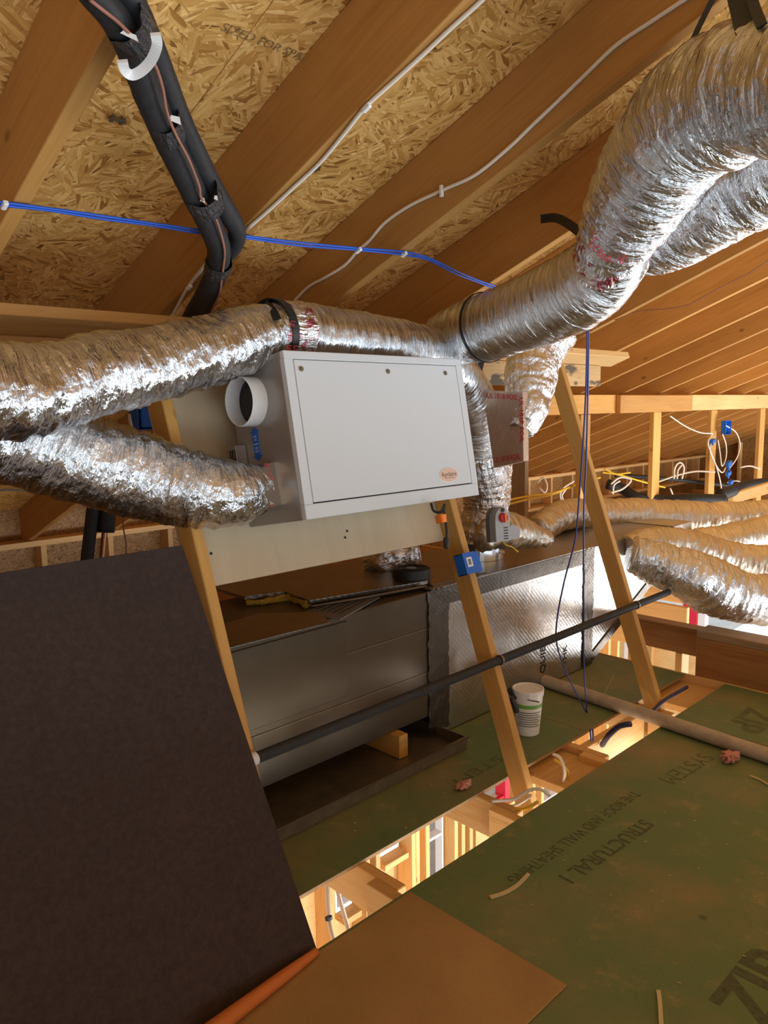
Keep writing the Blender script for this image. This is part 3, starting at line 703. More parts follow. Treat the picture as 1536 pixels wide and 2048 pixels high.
# drain pan
pan = empty('drain_pan', (1.4, 2.2, .0), 'brown-grey sheet metal drain pan on the green deck under the air handler', 'pan')
bb('pan_base', -.3, 2.36, 1.93, 2.78, .002, .008, 'galv', pan)
for (a, b, c, d) in ((-.3, 2.36, 1.927, 1.932), (-.3, 2.36, 2.776, 2.78)): bb('pan_wall', a, b, c, d, .0085, .058, 'galv', pan, .001)
bb('pan_wall', 2.353, 2.357, 1.933, 2.775, .0085, .056, 'galv', pan, .001)
bb('rolled_lip', -.3, 2.36, 1.915, 1.9265, .053, .060, 'steel', pan, .001)
for xb in (2.085, .9):
    tag(bb('wood_block', xb, xb + .05, 2.05, 2.6, .0085, AZB - .001, 'brace', None, .003, 'y'), 'short wooden block in the drain pan under the ' + ('right end' if xb > 2 else 'hidden middle') + ' of the air handler', 'block')
# foil-faced board lid lying on the cabinet, yellow wool edge
zl = AZT + .02
c0, c1, c2 = at(640, 1212, z=zl), at(848, 1176, z=zl), at(430, 1195, z=zl)
lid = empty('ductboard_offcut', (1.8, 2.35, zl), 'dusty foil-faced board offcut with ragged yellow wool edge on the air handler', 'insulation board')
P5 = [at(620, 1208, z=zl), at(855, 1168, z=zl), at(730, 1125, z=zl), at(560, 1148, z=zl), at(410, 1175, z=zl), at(490, 1200, z=zl), at(570, 1190, z=zl)]
poly('facing_sheet', P5, (0, 0, 1), .014, 'mylar', lid)
rng = np.random.RandomState(2)
eg = [at(492, 1205, z=zl - .008), at(530, 1203, z=zl - .008), at(565, 1196, z=zl - .008), at(585, 1197, z=zl - .008), at(617, 1210, z=zl - .008)]
tube('wool_edge', [(*p, .010 + .003 * rng.rand()) for p in eg], 'yellowins', lid, .004, 12, .006, 4)
tube('edge_fold', [(*at(620, 1213, z=zl), .006), (*at(740, 1193, z=zl), .007), (*at(852, 1172, z=zl), .006)], 'steel', lid, .03, 8)
# loose register grille and clear sheet
gz = AZT + .004
gr = empty('floor_register', at(680, 1215, z=gz), 'dark slotted metal register lying under the foil-faced offcut', 'register')
gp = [at(610, 1226, z=gz), at(680, 1241, z=gz), at(760, 1196, z=gz), at(700, 1190, z=gz)]
poly('register_plate', gp, (0, 0, 1), .005, 'greydk', gr)
for k in range(5):
    a = gp[0] * (1 - (k + .7) / 6) + gp[1] * ((k + .7) / 6); b = gp[3] * (1 - (k + .7) / 6) + gp[2] * ((k + .7) / 6)
    a, b = a * .85 + b * .15, a * .2 + b * .8
    tube('slot', [(*(a + [0, 0, .0055]), .0022), (*(b + [0, 0, .0055]), .0022)], 'gap', gr, .1, 6)
sh = poly('plastic_sheet', [at(440, 1302, z=gz + .006), at(660, 1246, z=gz + .006), at(640, 1225, z=gz + .006), at(520, 1228, z=gz + .006), at(430, 1255, z=gz + .006)], (0, 0, 1), .003, 'mylar')
tag(sh, 'crinkled clear-grey sheet draped on the near edge of the air handler', 'sheet')
bb('foil_strip', 2.38, 2.75, AY + .03, AY + .5, .656, .659, 'mylar', plen)
# roll of black tape / strap
rc = at(823, 1160, z=.665); rl = empty('strap_roll', rc, 'roll of black webbing strap lying on the air handler beside the blue box', 'strap roll')
V, Fc = ring_vf(rc - np.array([0, 0, .003]), (0, .0001, 1), .085, .022, .055, 48); Vb = V
o = add('roll', *cyl_vf(rc - np.array([0, 0, .004]), rc + np.array([0, 0, .052]), .082, 48), 'strap', rl)
add('core', *cyl_vf(rc + np.array([0, 0, .0525]), rc + np.array([0, 0, .0545]), .022, 24), 'greydk', rl)
for k in range(3): add('winding', *ring_vf(rc + np.array([0, 0, .052]), (0, .0001, 1), .075 - .017 * k, .072 - .017 * k, .003, 40), 'black', rl)

# ------------------------------------------------------------------ black pipe on the braces
pA, pB = at(515, 1508, x=1.36 * K), at(1330, 1183, x=4.256 * K); pA[1] -= .018; pB[1] -= .018
dv = _n(pB - pA)
pipe = empty('black_pipe', pA, 'straight black pipe fastened across the three diagonal braces', 'pipe')
add('pipe_body', *cyl_vf(pA - dv * .02, pB, .0165, 20), 'black', pipe)
add('white_end_cap', *cyl_vf(pA - dv * .045, pA - dv * .018, .0185, 20), 'plasticw', pipe)
for xx in (2.262, 3.325):
    c = pA + dv * ((xx - pA[0]) / dv[0]); add('pipe_clip', *ring_vf(c - dv * .006, dv, .0195, .0165, .012, 20), 'galv', pipe)

# ------------------------------------------------------------------ foil ducts
def duct(name, lst, label, mat='foil', wr=.007, seed=1, seg=72, cat='duct', grp=None, world=False, twist=0.0, step=.007):
    root_pts = lst if world else D(lst)
    e = empty(name, root_pts[0][:3], label, cat, grp)
    tube('foil_jacket', root_pts, mat, e, step, seg, wr, seed, twist=twist)
    return e
def band(e, name, lst, mat, seg=40, wr=.003, seed=9, world=False):
    return tube(name, lst if world else D(lst), mat, e, .006, seg, wr, seed, caps=False)
A = duct('flexible_duct', [(-190, 812, 114, 1.85), (-60, 843, 112, 1.89), (60, 878, 102, 1.96), (170, 918, 93, 2.03), (280, 952, 84, 2.10), (360, 974, 80, 2.15), (420, 986, 75, 2.18), (465, 986, 66, 2.22), (497, 980, 52, 2.26), (517, 976, 47, 2.29)],
         'nearest silver flexible duct running from the left edge into the cabinet port', seed=11, wr=.006, step=.006, seg=84)
p_end = at(556, 967, x=O[0]); 
add('port_collar', *cyl_vf(p_end + UX * .0, np.array(at(528, 975, d=2.30)), .064, 40, .066), 'foil_rough', A)
band(A, 'sealing_tape', [(508, 982, 50, 2.29), (526, 976, 48, 2.31), (545, 971, 47, 2.34)], 'foil_print')
# red tape print
def tilt_text(body, c0_, c1_, size, mat, parent, name='lettering'):
    a, b = at(*c0_), at(*c1_); r = b - a; nrm = -_n((a + b) / 2 - CAM); up = np.cross(nrm, _n(r))
    return text(name, body, a + nrm * .0, r, up, size, mat, parent, .002)
for k, (bdy, u, v) in enumerate((('01/22', 527, 928), ('UL', 530, 962), ('181B', 531, 985))):
    a = at(u, v, d=2.235 + .01 * k); b = at(u + 8, v + 30, d=2.235 + .01 * k); nrm = -_n(a - CAM)
    text('lettering', bdy, a, b - a, np.cross(nrm, _n(b - a)), .023, 'red', A, .0)
B = duct('flexible_duct', [(*at(-190, 790, y=1.80), .110), (*at(-40, 785, y=1.80), .105), (*at(90, 775, y=1.82), .098), (*at(200, 750, y=1.85), .096), (*at(310, 730, y=1.88), .096), (*at(420, 700, y=1.90), .094), (*at(500, 676, y=1.92), .092), (*at(556, 664, y=1.93), .088)],
         'silver flexible duct above the nearest one, rising to the black strap', seed=21, wr=.008, world=True, twist=1.5)
B2 = duct('flexible_duct', [(*at(556, 664, y=1.93), .088), (*at(620, 670, y=1.94), .096), (*at(700, 682, y=1.95), .100), (*at(790, 696, y=1.97), .100), (*at(860, 714, y=2.03), .102), (*at(915, 762, y=2.18), .112), (*at(950, 830, y=2.28), .120), (*at(958, 900, y=2.34), .126)],
          'silver duct arching over the white cabinet and bending down at its right', mat='foil_fine', seed=31, wr=.005, world=True)
B3 = duct('flexible_duct', [(*at(958, 895, y=2.34), .130), (*at(968, 950, y=2.36), .128), (*at(972, 1010, y=2.37), .112), (*at(962, 1070, y=2.38), .120), (*at(958, 1112, y=2.38), .112)],
          'crumpled foil duct riser standing on the plenum behind the second brace', mat='foil_rough', seed=41, wr=.012, world=True)
cB = at(958, 1112, y=2.38); add('start_collar', *cyl_vf((cB[0], cB[1], .656), (cB[0], cB[1], .74), .122, 36), 'foil_rough', B3)
band(B, 'joint_tape', [(*at(560, 664, y=1.93), .092), (*at(575, 666, y=1.93), .095), (*at(592, 667, y=1.935), .097)], 'foil_print', world=True)
for k, (u, v) in enumerate(((582, 640), (578, 668), (588, 690))): 
    a = at(u, v, y=1.80); nrm = -_n(a - CAM); text('lettering', 'UL 181', a, at(u - 4, v + 22, y=1.80) - a, np.cross(nrm, _n(at(u - 4, v + 22, y=1.80) - a)), .019, 'red', B, 0)
Cd = duct('flexible_duct', [(1680, 150, 142, 1.45), (1560, 172, 130, 1.6), (1470, 190, 128, 1.72), (1392, 232, 122, 1.86), (1335, 305, 108, 2.0), (1290, 375, 98, 2.12), (1252, 440, 84, 2.24), (1232, 480, 70, 2.32)],
          'large silver duct curving down from the top right corner', mat='foil', seed=51, wr=.009, seg=96, step=.006)
C2 = duct('flexible_duct', [(1230, 486, 66, 2.33), (1215, 530, 74, 2.42), (1170, 572, 80, 2.52), (1110, 603, 76, 2.64), (1045, 630, 71, 2.78), (980, 653, 66, 2.92), (920, 668, 58, 3.05), (885, 678, 50, 3.12)],
          'smooth silver duct between the red-taped joint and the cabinet, held by thin black strap', mat='foil_fine', seed=61, wr=.004)
band(Cd, 'joint_tape', [(1243, 462, 73, 2.28), (1231, 486, 71, 2.33), (1226, 505, 72, 2.37), (1220, 525, 76, 2.41)], 'foil_print', wr=.009)
for k, (u, v, u2, v2) in enumerate(((1176, 490, 1200, 515), (1205, 520, 1240, 528), (1240, 520, 1278, 505), (1180, 470, 1188, 490))):
    a = at(u, v, d=2.20); b = at(u2, v2, d=2.20); nrm = -_n(a - CAM); text('lettering', 'UL 181', a, b - a, np.cross(nrm, _n(b - a)), .024, 'red', Cd, 0)
Dd = duct('flexible_duct', [(1680, 285, 95, 2.0), (1580, 330, 92, 2.08), (1490, 378, 86, 2.2), (1420, 420, 82, 2.32), (1360, 455, 78, 2.45), (1315, 480, 66, 2.55), (1285, 505, 48, 2.65)],
          'second silver duct tucked behind and below the large upper right duct', seed=71, wr=.008, seg=84)
Ed = duct('flexible_duct', [(1120, 650, 45, 3.45), (1082, 690, 52, 3.45), (1064, 740, 51, 3.4), (1060, 790, 44, 3.35), (1058, 830, 34, 3.3), (1040, 862, 22, 3.28)],
          'short silver duct hanging beside the taped foil panel, pinched at its lower end', mat='foil_rough', seed=81, wr=.009)
Fd = duct('flexible_duct', [(1075, 1062, 26, 4.4), (1115, 1035, 30, 4.6), (1170, 1030, 32, 4.9), (1260, 1030, 33, 5.1), (1370, 1036, 34, 5.2), (1470, 1036, 32, 5.3), (1600, 1025, 32, 5.4)],
          'farthest brown-tinted flexible duct running right along the post feet', mat='foil_soft', seed=91, wr=.007)
Gd = duct('flexible_duct', [(1255, 1095, 22, 4.35), (1300, 1085, 30, 4.4), (1380, 1098, 36, 4.45), (1460, 1118, 36, 4.5), (1540, 1130, 38, 4.5), (1640, 1140, 38, 4.5)],
          'middle brown-tinted flexible duct fanning out from the plenum end', mat='foil_soft', seed=101, wr=.008)
G2 = duct('flexible_duct', [(1380, 1078, 20, 4.9), (1440, 1082, 30, 4.95), (1510, 1072, 36, 5.0), (1640, 1050, 38, 5.0)],
          'short visible flexible duct between the farthest and the middle one at right', mat='foil_soft', seed=111, wr=.008)
Hd = duct('flexible_duct', [(1262, 1108, 34, 3.95), (1315, 1125, 42, 3.95), (1380, 1152, 52, 3.95), (1440, 1180, 54, 4.0), (1500, 1198, 48, 4.05), (1560, 1200, 50, 4.1), (1660, 1195, 50, 4.1)],
          'lowest sagging flexible duct at right, just above the bright windows', mat='foil', seed=121, wr=.010)
sk = at(1015, 1060, z=.68)
tag(tube('insulated_elbow', D([(960, 1085, 22, 3.5), (1000, 1062, 34, 3.6), (1050, 1068, 28, 3.75), (1095, 1078, 12, 3.85)]), 'foil_soft', None, .007, 48, .01, 131), 'low dusty insulated elbow lying on the plenum behind the grey damper control', 'duct')
tag(tube('insulated_elbow', D([(735, 1125, 14, 3.55), (770, 1120, 26, 3.5), (812, 1110, 22, 3.5), (840, 1105, 22, 3.5)]), 'foil_rough', None, .007, 40, .012, 133), 'crumpled foil elbow seen just below the cream board', 'duct')

# taped foil panel (duct boot side)
fp = empty('foil_boot', at(1010, 860, d=3.3), 'flat foil-faced box with red printed tape edges beside the arching duct', 'duct box')
P4 = [at(965, 780, d=3.42), at(1045, 785, d=3.22), at(1047, 922, d=3.22), at(988, 936, d=3.40)]
nb = _n(np.cross(P4[1] - P4[0], P4[3] - P4[0])); nb = nb if nb @ (P4[0] - CAM) > 0 else -nb
poly('foil_panel', P4, nb, .03, 'boot', fp)
for (u, v, u2, v2) in ((975, 796, 1040, 800), (990, 925, 1040, 918), (1040, 795, 1042, 910)):
    a, b = at(u, v, d=3.40), at(u2, v2, d=3.24 if u2 > 1030 else 3.4)
    if u > 1030: a = at(u, v, d=3.22)
    a = a + (a - CAM) * -.006; b = b + (b - CAM) * -.006
    nrm = -nb; text('lettering', 'UL 181B FOIL', a, b - a, np.cross(nrm, _n(b - a)), .032, 'red', fp, .004, bold=.02)

# ------------------------------------------------------------------ black straps round the ducts
def loop(name, c, axis, r, wdt, th, mat, label, a0=0, a1=360, cat='strap'):
    axis = _n(axis); u = _n(np.cross(axis, [0, 0, 1])); w = np.cross(axis, u); V, Fc = [], []
    n = 48
    for i in range(n + 1):
        t = math.radians(a0 + (a1 - a0) * i / n); e = math.cos(t) * u + math.sin(t) * w
        for (rr, s) in ((r, -wdt / 2), (r + th, -wdt / 2), (r + th, wdt / 2), (r, wdt / 2)): V.append(np.array(c) + e * rr + axis * s)
    for i in range(n):
        for k in range(4): Fc.append([i * 4 + k, i * 4 + (k + 1) % 4, i * 4 + 4 + (k + 1) % 4, i * 4 + 4 + k])
    return tag(add(name, V, Fc, mat), label, cat)
c = at(972, 655, d=2.93); ax_ = at(920, 668, d=3.05) - at(1045, 630, d=2.78)
loop('hanger_strap', c, ax_, 66 * 2.93 / F + .004, .012, .004, 'strap', 'thin black strap looped round the duct below the blue cable end')
c = at(548, 664, y=1.93); ax_ = at(620, 668, y=1.94) - at(500, 676, y=1.92)
loop('hanger_strap', c, ax_, .096, .026, .004, 'strap', 'black strap round the duct just above the left corner of the white cabinet')
def ribbon(name, pts, w, th, mat, label, cat='strap', up=None, parent=None):
    P = spline(np.array(pts), 24); V, Fc = [], []
    for i, p in enumerate(P):
        T = _n(P[min(i + 1, len(P) - 1)] - P[max(i - 1, 0)]); vw = _n(p - CAM) if up is None else np.array(up, float); s = _n(np.cross(T, vw)); nn_ = np.cross(s, T)
        for a, b in ((-1, -1), (1, -1), (1, 1), (-1, 1)): V.append(p + s * a * w / 2 + nn_ * b * th / 2)
    n = len(P)
    for i in range(n - 1):
        for k in range(4): Fc.append([i * 4 + k, i * 4 + (k + 1) % 4, i * 4 + 4 + (k + 1) % 4, i * 4 + 4 + k])
    Fc += [[0, 1, 2, 3][::-1], [4 * n - 4, 4 * n - 3, 4 * n - 2, 4 * n - 1]]
    o = add(name, V, Fc, mat, parent)
    return tag(o, label, cat) if label else o
UPW = (.7, -.7, .3)
ribbon('hanger_strap', [at(1380, 92, d=1.80), at(1402, 45, d=1.80), at(1440, -30, d=1.80)], .013, .004, 'strap', 'narrow black strap slanting up from the large duct to the rafter')
ribbon('hanger_strap', [at(1490, 62, d=1.56), at(1478, 15, d=1.60), at(1466, -40, d=1.62)], .036, .004, 'strap', 'wide black strap hanging above the large duct at the top right')
ribbon('hanger_strap', [at(1524, 52, d=1.50), at(1508, 10, d=1.55), at(1494, -40, d=1.58)], .020, .004, 'strap', 'right black strap of the pair above the large duct')
ribbon('strap_tail', [at(1082, 438, d=2.75), at(1112, 436, d=2.7), at(1140, 450, d=2.6), at(1165, 470, d=2.5)], .030, .005, 'strap', 'loose black strap tail sticking out left of the red-taped joint')
ribbon('hanger_strap', [at(1000, 575, d=2.9), at(975, 590, d=2.88), at(955, 606, d=2.86)], .012, .004, 'strap', 'short black strap tail meeting the blue cables above the duct')
ribbon('hanger_strap', [at(965, 715, d=3.3), at(960, 735, d=3.3), at(955, 758, d=3.3)], .026, .004, 'strap', 'short black strap piece between the duct and the cabinet right side')
tag(ribbon('strap_tail', [at(530, 608, y=1.92), at(545, 620, y=1.86), at(556, 640, y=1.83)], .022, .004, 'strap', 'frayed strap end on top of the arching duct'), cat='strap')

# ------------------------------------------------------------------ insulated refrigerant lines
def LR(lst, pl=1.085): 
    out = []
    for u, v, w in lst:
        p = at(u, v, roof=pl); out.append((*p, w * depth(p) / F))
    return out
L1 = [(150, -60, 31), (190, -10, 31), (230, 38, 31), (265, 102, 31), (294, 180, 30), (325, 255, 28), (358, 325, 27), (392, 395, 25), (420, 450, 24), (438, 500, 23), (430, 550, 22), (410, 595, 22), (388, 640, 24), (370, 690, 24)]
L2 = [(225, -60, 31), (250, -20, 31), (272, 22, 29), (303, 92, 26), (331, 165, 24), (358, 235, 23), (392, 308, 22), (427, 380, 22), (455, 425, 20), (474, 462, 18), (466, 492, 18), (440, 515, 19)]
ra = empty('refrigerant_line', LR(L1)[0][:3], 'thick black foam-covered pipe, left of the pair, with a brown wire along it', 'pipe')
tube('foam_sleeve', LR(L1, 1.07), 'black', ra, .02, 28, .0012, 7)
rb_ = empty('refrigerant_line', LR(L2)[0][:3], 'thinner black foam-covered pipe, right of the pair, bulging above the blue cable', 'pipe')
tube('foam_sleeve', LR(L2, 1.105), 'black', rb_, .02, 28, .0012, 8)
for lst in ([(232, 42, 38), (250, 62, 38), (262, 84, 37)], ):
    tube('tape_band', LR([(u + 14, v - 2, w + 6) for u, v, w in lst], 1.07), 'blacktape', ra, .005, 32, .005, 5, caps=False)
tube('tape_band', LR([(326, 236, 33), (333, 252, 33), (340, 268, 32)], 1.07), 'blacktape', ra, .005, 32, .004, 5, caps=False)
tube('tape_band', LR([(400, 380, 34), (408, 398, 35), (414, 412, 34)], 1.07), 'blacktape', ra, .005, 32, .004, 6, caps=False)
tube('tape_band', LR([(438, 520, 25), (436, 532, 25), (432, 544, 24)], 1.07), 'blacktape', ra, .005, 32, .003, 6, caps=False)
for (u, v, w, h) in ((240, 66, .030, .008), (252, 72, .018, .006), (338, 240, .024, .013), (400, 402, .012, .010), (428, 398, .009, .010)):
    p = at(u, v, roof=1.035); nrm = -_n(p - CAM); rt = _n(np.cross([0, 0, 1], nrm)); upp = np.cross(nrm, rt); rt = rt * .94 - upp * .3
    poly('painted_glint', [p, p + rt * w, p + rt * w * .9 + upp * h, p + rt * w * .2 + upp * h * .8], nrm, .001, 'paper', ra)  # white slivers imitate light glinting on the shiny black tape
WR = [(180, 0), (208, 22), (236, 44), (262, 70), (288, 96), (310, 130), (325, 175), (334, 225), (352, 270), (378, 320), (398, 372), (402, 395), (425, 425), (438, 455), (449, 500), (447, 530), (443, 560), (438, 590), (422, 625)]
tube('control_wire', [(*at(u, v, roof=1.035), .0032) for u, v in WR], 'wire_red', ra, .01, 8)
cR = at(283, 112, roof=1.07)
pts = [at(u, v, roof=1.005) for u, v in ((311, 68), (314, 90), (304, 118), (285, 140), (264, 150), (250, 140), (245, 122))]
ribbon('white_strap', pts, .017, .006, 'plasticw', 'white plastic hanger loop around the black pipe pair near the top', 'strap')

# continuing pipes under the nearest duct
y3 = 3.0
bl = tube('refrigerant_line', [(*at(188, 1000, y=y3), .025), (*at(182, 1050, y=y3), .025), (*at(174, 1120, y=y3), .025), (*at(168, 1180, y=y3), .025)], 'black', None, .03, 20)
tag(bl, 'black sleeved pipe going down behind the dark board top', 'pipe')
cp = empty('copper_pipe', at(205, 1110, y=y3), 'copper pipe with a short black sleeve behind the dark board top', 'pipe')
tube('foam_sleeve', [(*at(216, 1000, y=y3), .034), (*at(211, 1064, y=y3), .036)], 'black', cp, .03, 20)
tube('pipe_body', [(*at(211, 1050, y=y3), .012), (*at(205, 1110, y=y3), .012), (*at(200, 1180, y=y3), .012)], 'copper', cp, .03, 16)
tag(tube('thin_wire', path([(249, 1020), (246, 1050), (252, 1085), (252, 1110)], .003, y=3.0), 'wire_red', None, .02, 6), 'thin brown wire dangling right of the copper pipe', 'wire')
tag(ribbon('metal_strip', [at(-30, 985, y=3.2), at(10, 980, y=3.2), at(50, 981, y=3.2)], .01, .008, 'galv', 'x', up=(0, 0, 1)), 'dull metal strip at the left edge beneath the nearest duct', 'strip')

# ------------------------------------------------------------------ cables
def cable(name, pts, r, mat, label, cat='cable', grp=None, step=.02, seg=8):
    return tag(tube(name, [(*p, r) for p in pts], mat, None, step, seg), label, cat, grp)
RB = RD - .008
for k, (o_, lab) in enumerate(((0, 'upper strand of the bright blue cable run crossing under the rafters'), (4, 'lower strand of the bright blue cable run crossing under the rafters'))):
    cable('data_cable', [at(u, v + o_ + (2 * k if i % 2 else 0), roof=RB - (.025 if 380 < u < 500 else 0)) for i, (u, v) in enumerate(((-20, 401), (8, 405), (100, 417), (200, 431), (300, 446), (400, 460), (500, 473), (600, 485), (715, 496), (810, 504), (860, 517), (910, 541), (955, 560), (995, 574)))], .0035, 'bluec', lab)
def staple(u, v, pln=RB, a=(1, 0, 0), grp=None):
    c = at(u, v, roof=pln - .002); V, Fc = box_vf(c - np.array([.006, .012, -.002]) - UPV * .006, (.012, 0, 0), DN * .026, UPV * .012, .002)
    return V, Fc
for i, (u, v, lab) in enumerate(((9, 408, 'white cable staple on the leftmost rafter'), (717, 499, 'white cable staple on the second rafter'), (808, 507, 'white cable staple on the rafter where the blue cable bends'))):
    V, Fc = staple(u, v); tag(add('cable_staple', V, Fc, 'plasticw'), lab, 'staple')
c1 = [(1010, -45), (960, 4), (900, 58), (850, 105), (790, 160), (733, 212), (690, 265), (640, 325), (590, 372), (540, 418), (494, 458)]
cable('white_cable', [at(u, v, roof=RB + .002) for u, v in c1], .005, 'whitec', 'upper white cable stapled under the edge of the first full rafter')
cable('white_cable', [at(u, v, roof=RB + .002) for u, v in ((412, 528), (377, 573), (355, 612), (333, 655))], .005, 'whitec', 'white cable stub between the black pipes and the arching duct')
for u, v, lab in ((733, 213, 'white staple halfway up the upper white cable'), (378, 573, 'white staple on the cable stub beside the black pipes')):
    V, Fc = staple(u, v); tag(add('cable_staple', V, Fc, 'plasticw'), lab, 'staple')
c2 = [(1400, -20), (1368, 0), (1300, 45), (1233, 90), (1175, 145), (1118, 200), (1065, 250), (1018, 295), (950, 350), (883, 381), (818, 412), (768, 447), (740, 480), (715, 502), (690, 530), (650, 555), (615, 575), (580, 612)]
XF = XR0 + .609 - .04
cable('white_cable', [at(u, v, x=XF - .006) for u, v in c2], .0055, 'whitec', 'wavy white cable along the side of the second full rafter')
c = at(883, 382, x=XF - .008); tag(bx('cable_staple', c - np.array([.006, .006, .018]), (.012, 0, 0), (0, .012, 0), (0, 0, .036), 'plasticw', None, .002), 'white staple on the wavy white cable', 'staple')
# hanging blue pair
h1 = [(1174, 600), (1174, 700), (1170, 820), (1163, 930), (1157, 1010), (1150, 1080), (1128, 1165), (1114, 1240), (1114, 1290), (1135, 1350), (1172, 1424)]
h2 = [(1178, 600), (1177, 700), (1175, 820), (1172, 930), (1168, 1010), (1167, 1120), (1167, 1230), (1168, 1330), (1174, 1426)]
e0 = at(1173, 1428, z=.003); dd0 = depth(e0)
def hang(lst, r, lab):
    pts = []
    for u, v in lst:
        t = (1428 - v) / 830; pts.append(at(u, v, d=dd0 + (2.75 - dd0) * t))
    return cable('data_cable', pts, r, 'bluedk', lab)
hang(h1, .0035, 'left hanging blue cable that bows out before the plenum'); hang(h2, .0035, 'right hanging blue cable dropping straight to the green deck')
# thin cable far rafters, deck bundles
cable('thin_cable', [at(u, v, x=XR0 + .609 * 4 - .045) for u, v in ((1560, 505), (1500, 545), (1440, 575), (1380, 608), (1330, 618), (1280, 622), (1230, 640))], .0028, 'wire_red', 'thin brown cable wandering along the far rafter side')
cable('cable_bundle', [at(u, v, d=d) for u, v, d in ((1262, 1448, 3.15), (1240, 1452, 3.18), (1218, 1470, 3.22), (1204, 1490, 3.3))], .012, 'bluebun', 'thick dark blue cable bundle curving into the gap beside the white pipe')
cable('cable_bundle', [at(u, v, d=d) for u, v, d in ((1298, 1430, 3.5), (1330, 1400, 3.6), (1374, 1374, 3.7))], .009, 'bluebun', 'dark cable bundle behind the foot of the third brace')
for (u, lab) in ((1180, 'left dark cable stub rising in the gap'), (1185, 'right dark cable stub rising in the gap')):
    cable('cable_stub', [at(u, 1458, d=3.28), at(u + 1, 1470, d=3.28), at(u + 2, 1482, d=3.28)], .004, 'bluedk', lab)
cable('white_cable', [at(u, v, d=d) for u, v, d in ((1105, 1508, 2.95), (1120, 1515, 2.95), (1130, 1545, 2.95), (1122, 1575, 3.0))], .006, 'whitec', 'white cable loop in the gap right of the second brace')
cable('yellow_cable', [at(u, v, d=d) for u, v, d in ((1108, 1518, 3.0), (1128, 1532, 3.0), (1138, 1550, 3.0), (1126, 1575, 3.05))], .005, 'yellowc', 'yellow cable beside the white loop in the gap')
cable('white_cable', [at(u, v, d=d) for u, v, d in ((985, 1602, 2.75), (1030, 1598, 2.7), (1055, 1582, 2.68), (1080, 1578, 2.66), (1100, 1592, 2.64))], .006, 'whitec', 'upper white cable arching before the foot of the second brace')
cable('white_cable', [at(u, v, d=d) for u, v, d in ((990, 1606, 2.85), (1025, 1612, 2.8), (1050, 1600, 2.76), (1062, 1590, 2.74))], .0055, 'whitec', 'middle white cable at the foot of the second brace')
cable('yellow_cable', [at(u, v, d=d) for u, v, d in ((1020, 1618, 2.75), (1050, 1618, 2.72), (1075, 1604, 2.68))], .006, 'yellowc', 'yellow cable end at the foot of the second brace')
# pex pipes in the lower storey
for (a, lab) in (([(655, 1755), (656, 1800), (660, 1850), (670, 1890)], 'left white plastic pipe in the bright opening at lower left'), ([(668, 1755), (680, 1800), (694, 1850), (702, 1880)], 'right slanting white plastic pipe in the bright opening')):
    cable('plastic_pipe', [at(u, v, d=3.4 - .1 * i) for i, (u, v) in enumerate(a)], .0095, 'pex', lab, 'pipe')
c = at(658, 1839, d=3.2); tag(add('pipe_clip', *ring_vf(c, (0, .3, 1), .016, .011, .012, 16), 'strap'), 'small black clip on the left white plastic pipe', 'clip')

# ------------------------------------------------------------------ blue electrical boxes
def ebox(name, c, w, h, dpt, rx, fx, label):
    """open blue wall box; rx = right vector, fx = outward normal"""
    rx = _n(rx); fx = _n(fx); up = _n(np.cross(fx, rx)) * -1; c = np.array(c)
    up = np.cross(fx, rx); up = up if up[2] > 0 else -up
    e = empty(name, c, label, 'electrical box'); o = c - rx * w / 2 - up * h / 2
    parts = [box_vf(o, rx * w, up * h, fx * .004)]
    for a, b, c_ in ((o, rx * .004, up * h), (o + rx * (w - .004), rx * .004, up * h), (o + rx * .004, rx * (w - .008), up * .004), (o + rx * .004 + up * (h - .004), rx * (w - .008), up * .004)):
        parts.append(box_vf(a + fx * .004, b, c_, fx * dpt))
    V, Fc = merge(parts); add('box_shell', V, Fc, 'blue', e)
    return e, up
# the one on the second brace: sealed side with a label towards us, opening to the right
bzx = 2.650 * K - .036
czm = at(905, 1115, x=bzx)[2]
o = np.array([bzx - .066, byz(czm, -.047), czm]) - bdir * .040
e1 = empty('blue_junction_box', o, 'blue plastic junction box with a square label on the second brace', 'electrical box')
w1, h1_, d1 = .070, .080, .043
o = o + bback * .0
add('box_shell', *merge([box_vf(o, (w1, 0, 0), bdir * h1_, bback * .003), box_vf(o + bback * .003, (.003, 0, 0), bdir * h1_, bback * d1), box_vf(o + bback * .003, (w1, 0, 0), bdir * .003, bback * d1),
                         box_vf(o + bback * .003 + bdir * (h1_ - .003), (w1, 0, 0), bdir * .003, bback * d1)]), 'blue', e1)
lb = bx('label', o + np.array([.014, 0, 0]) + bdir * .026 - bback * .0013, (.030, 0, 0), bdir * .036, bback * .0012, 'paper', e1)
bx('label_code', o + np.array([.021, 0, 0]) + bdir * .033 - bback * .0021, (.015, 0, 0), bdir * .022, bback * .0008, 'greydk', lb)
bx('open_side', o + np.array([w1 + .0005, 0, 0]) + bback * .002, (.024, 0, 0), bdir * h1_ * .97, bback * .035, 'blue', e1, .002)
# power cord with orange tag
cdp = [at(u, v, d=2.50) for u, v in ((862, 1006), (868, 1022), (882, 1024), (890, 1008), (888, 1018), (892, 1045), (894, 1065), (893, 1078))]
cord = empty('power_cord', cdp[0], 'black power cord hanging from the white cabinet with an orange tag', 'cord')
tube('cord', [(*p, .005) for p in cdp], 'strap', cord, .01, 8)
add('plug', *cyl_vf(cdp[-1], at(892, 1096, d=2.49), .011, 14, .008), 'strap', cord)
ribbon('orange_tag', [at(872, 1040, d=2.48), at(884, 1037, d=2.46), at(892, 1036, d=2.48)], .026, .004, 'orange', None, parent=cord)
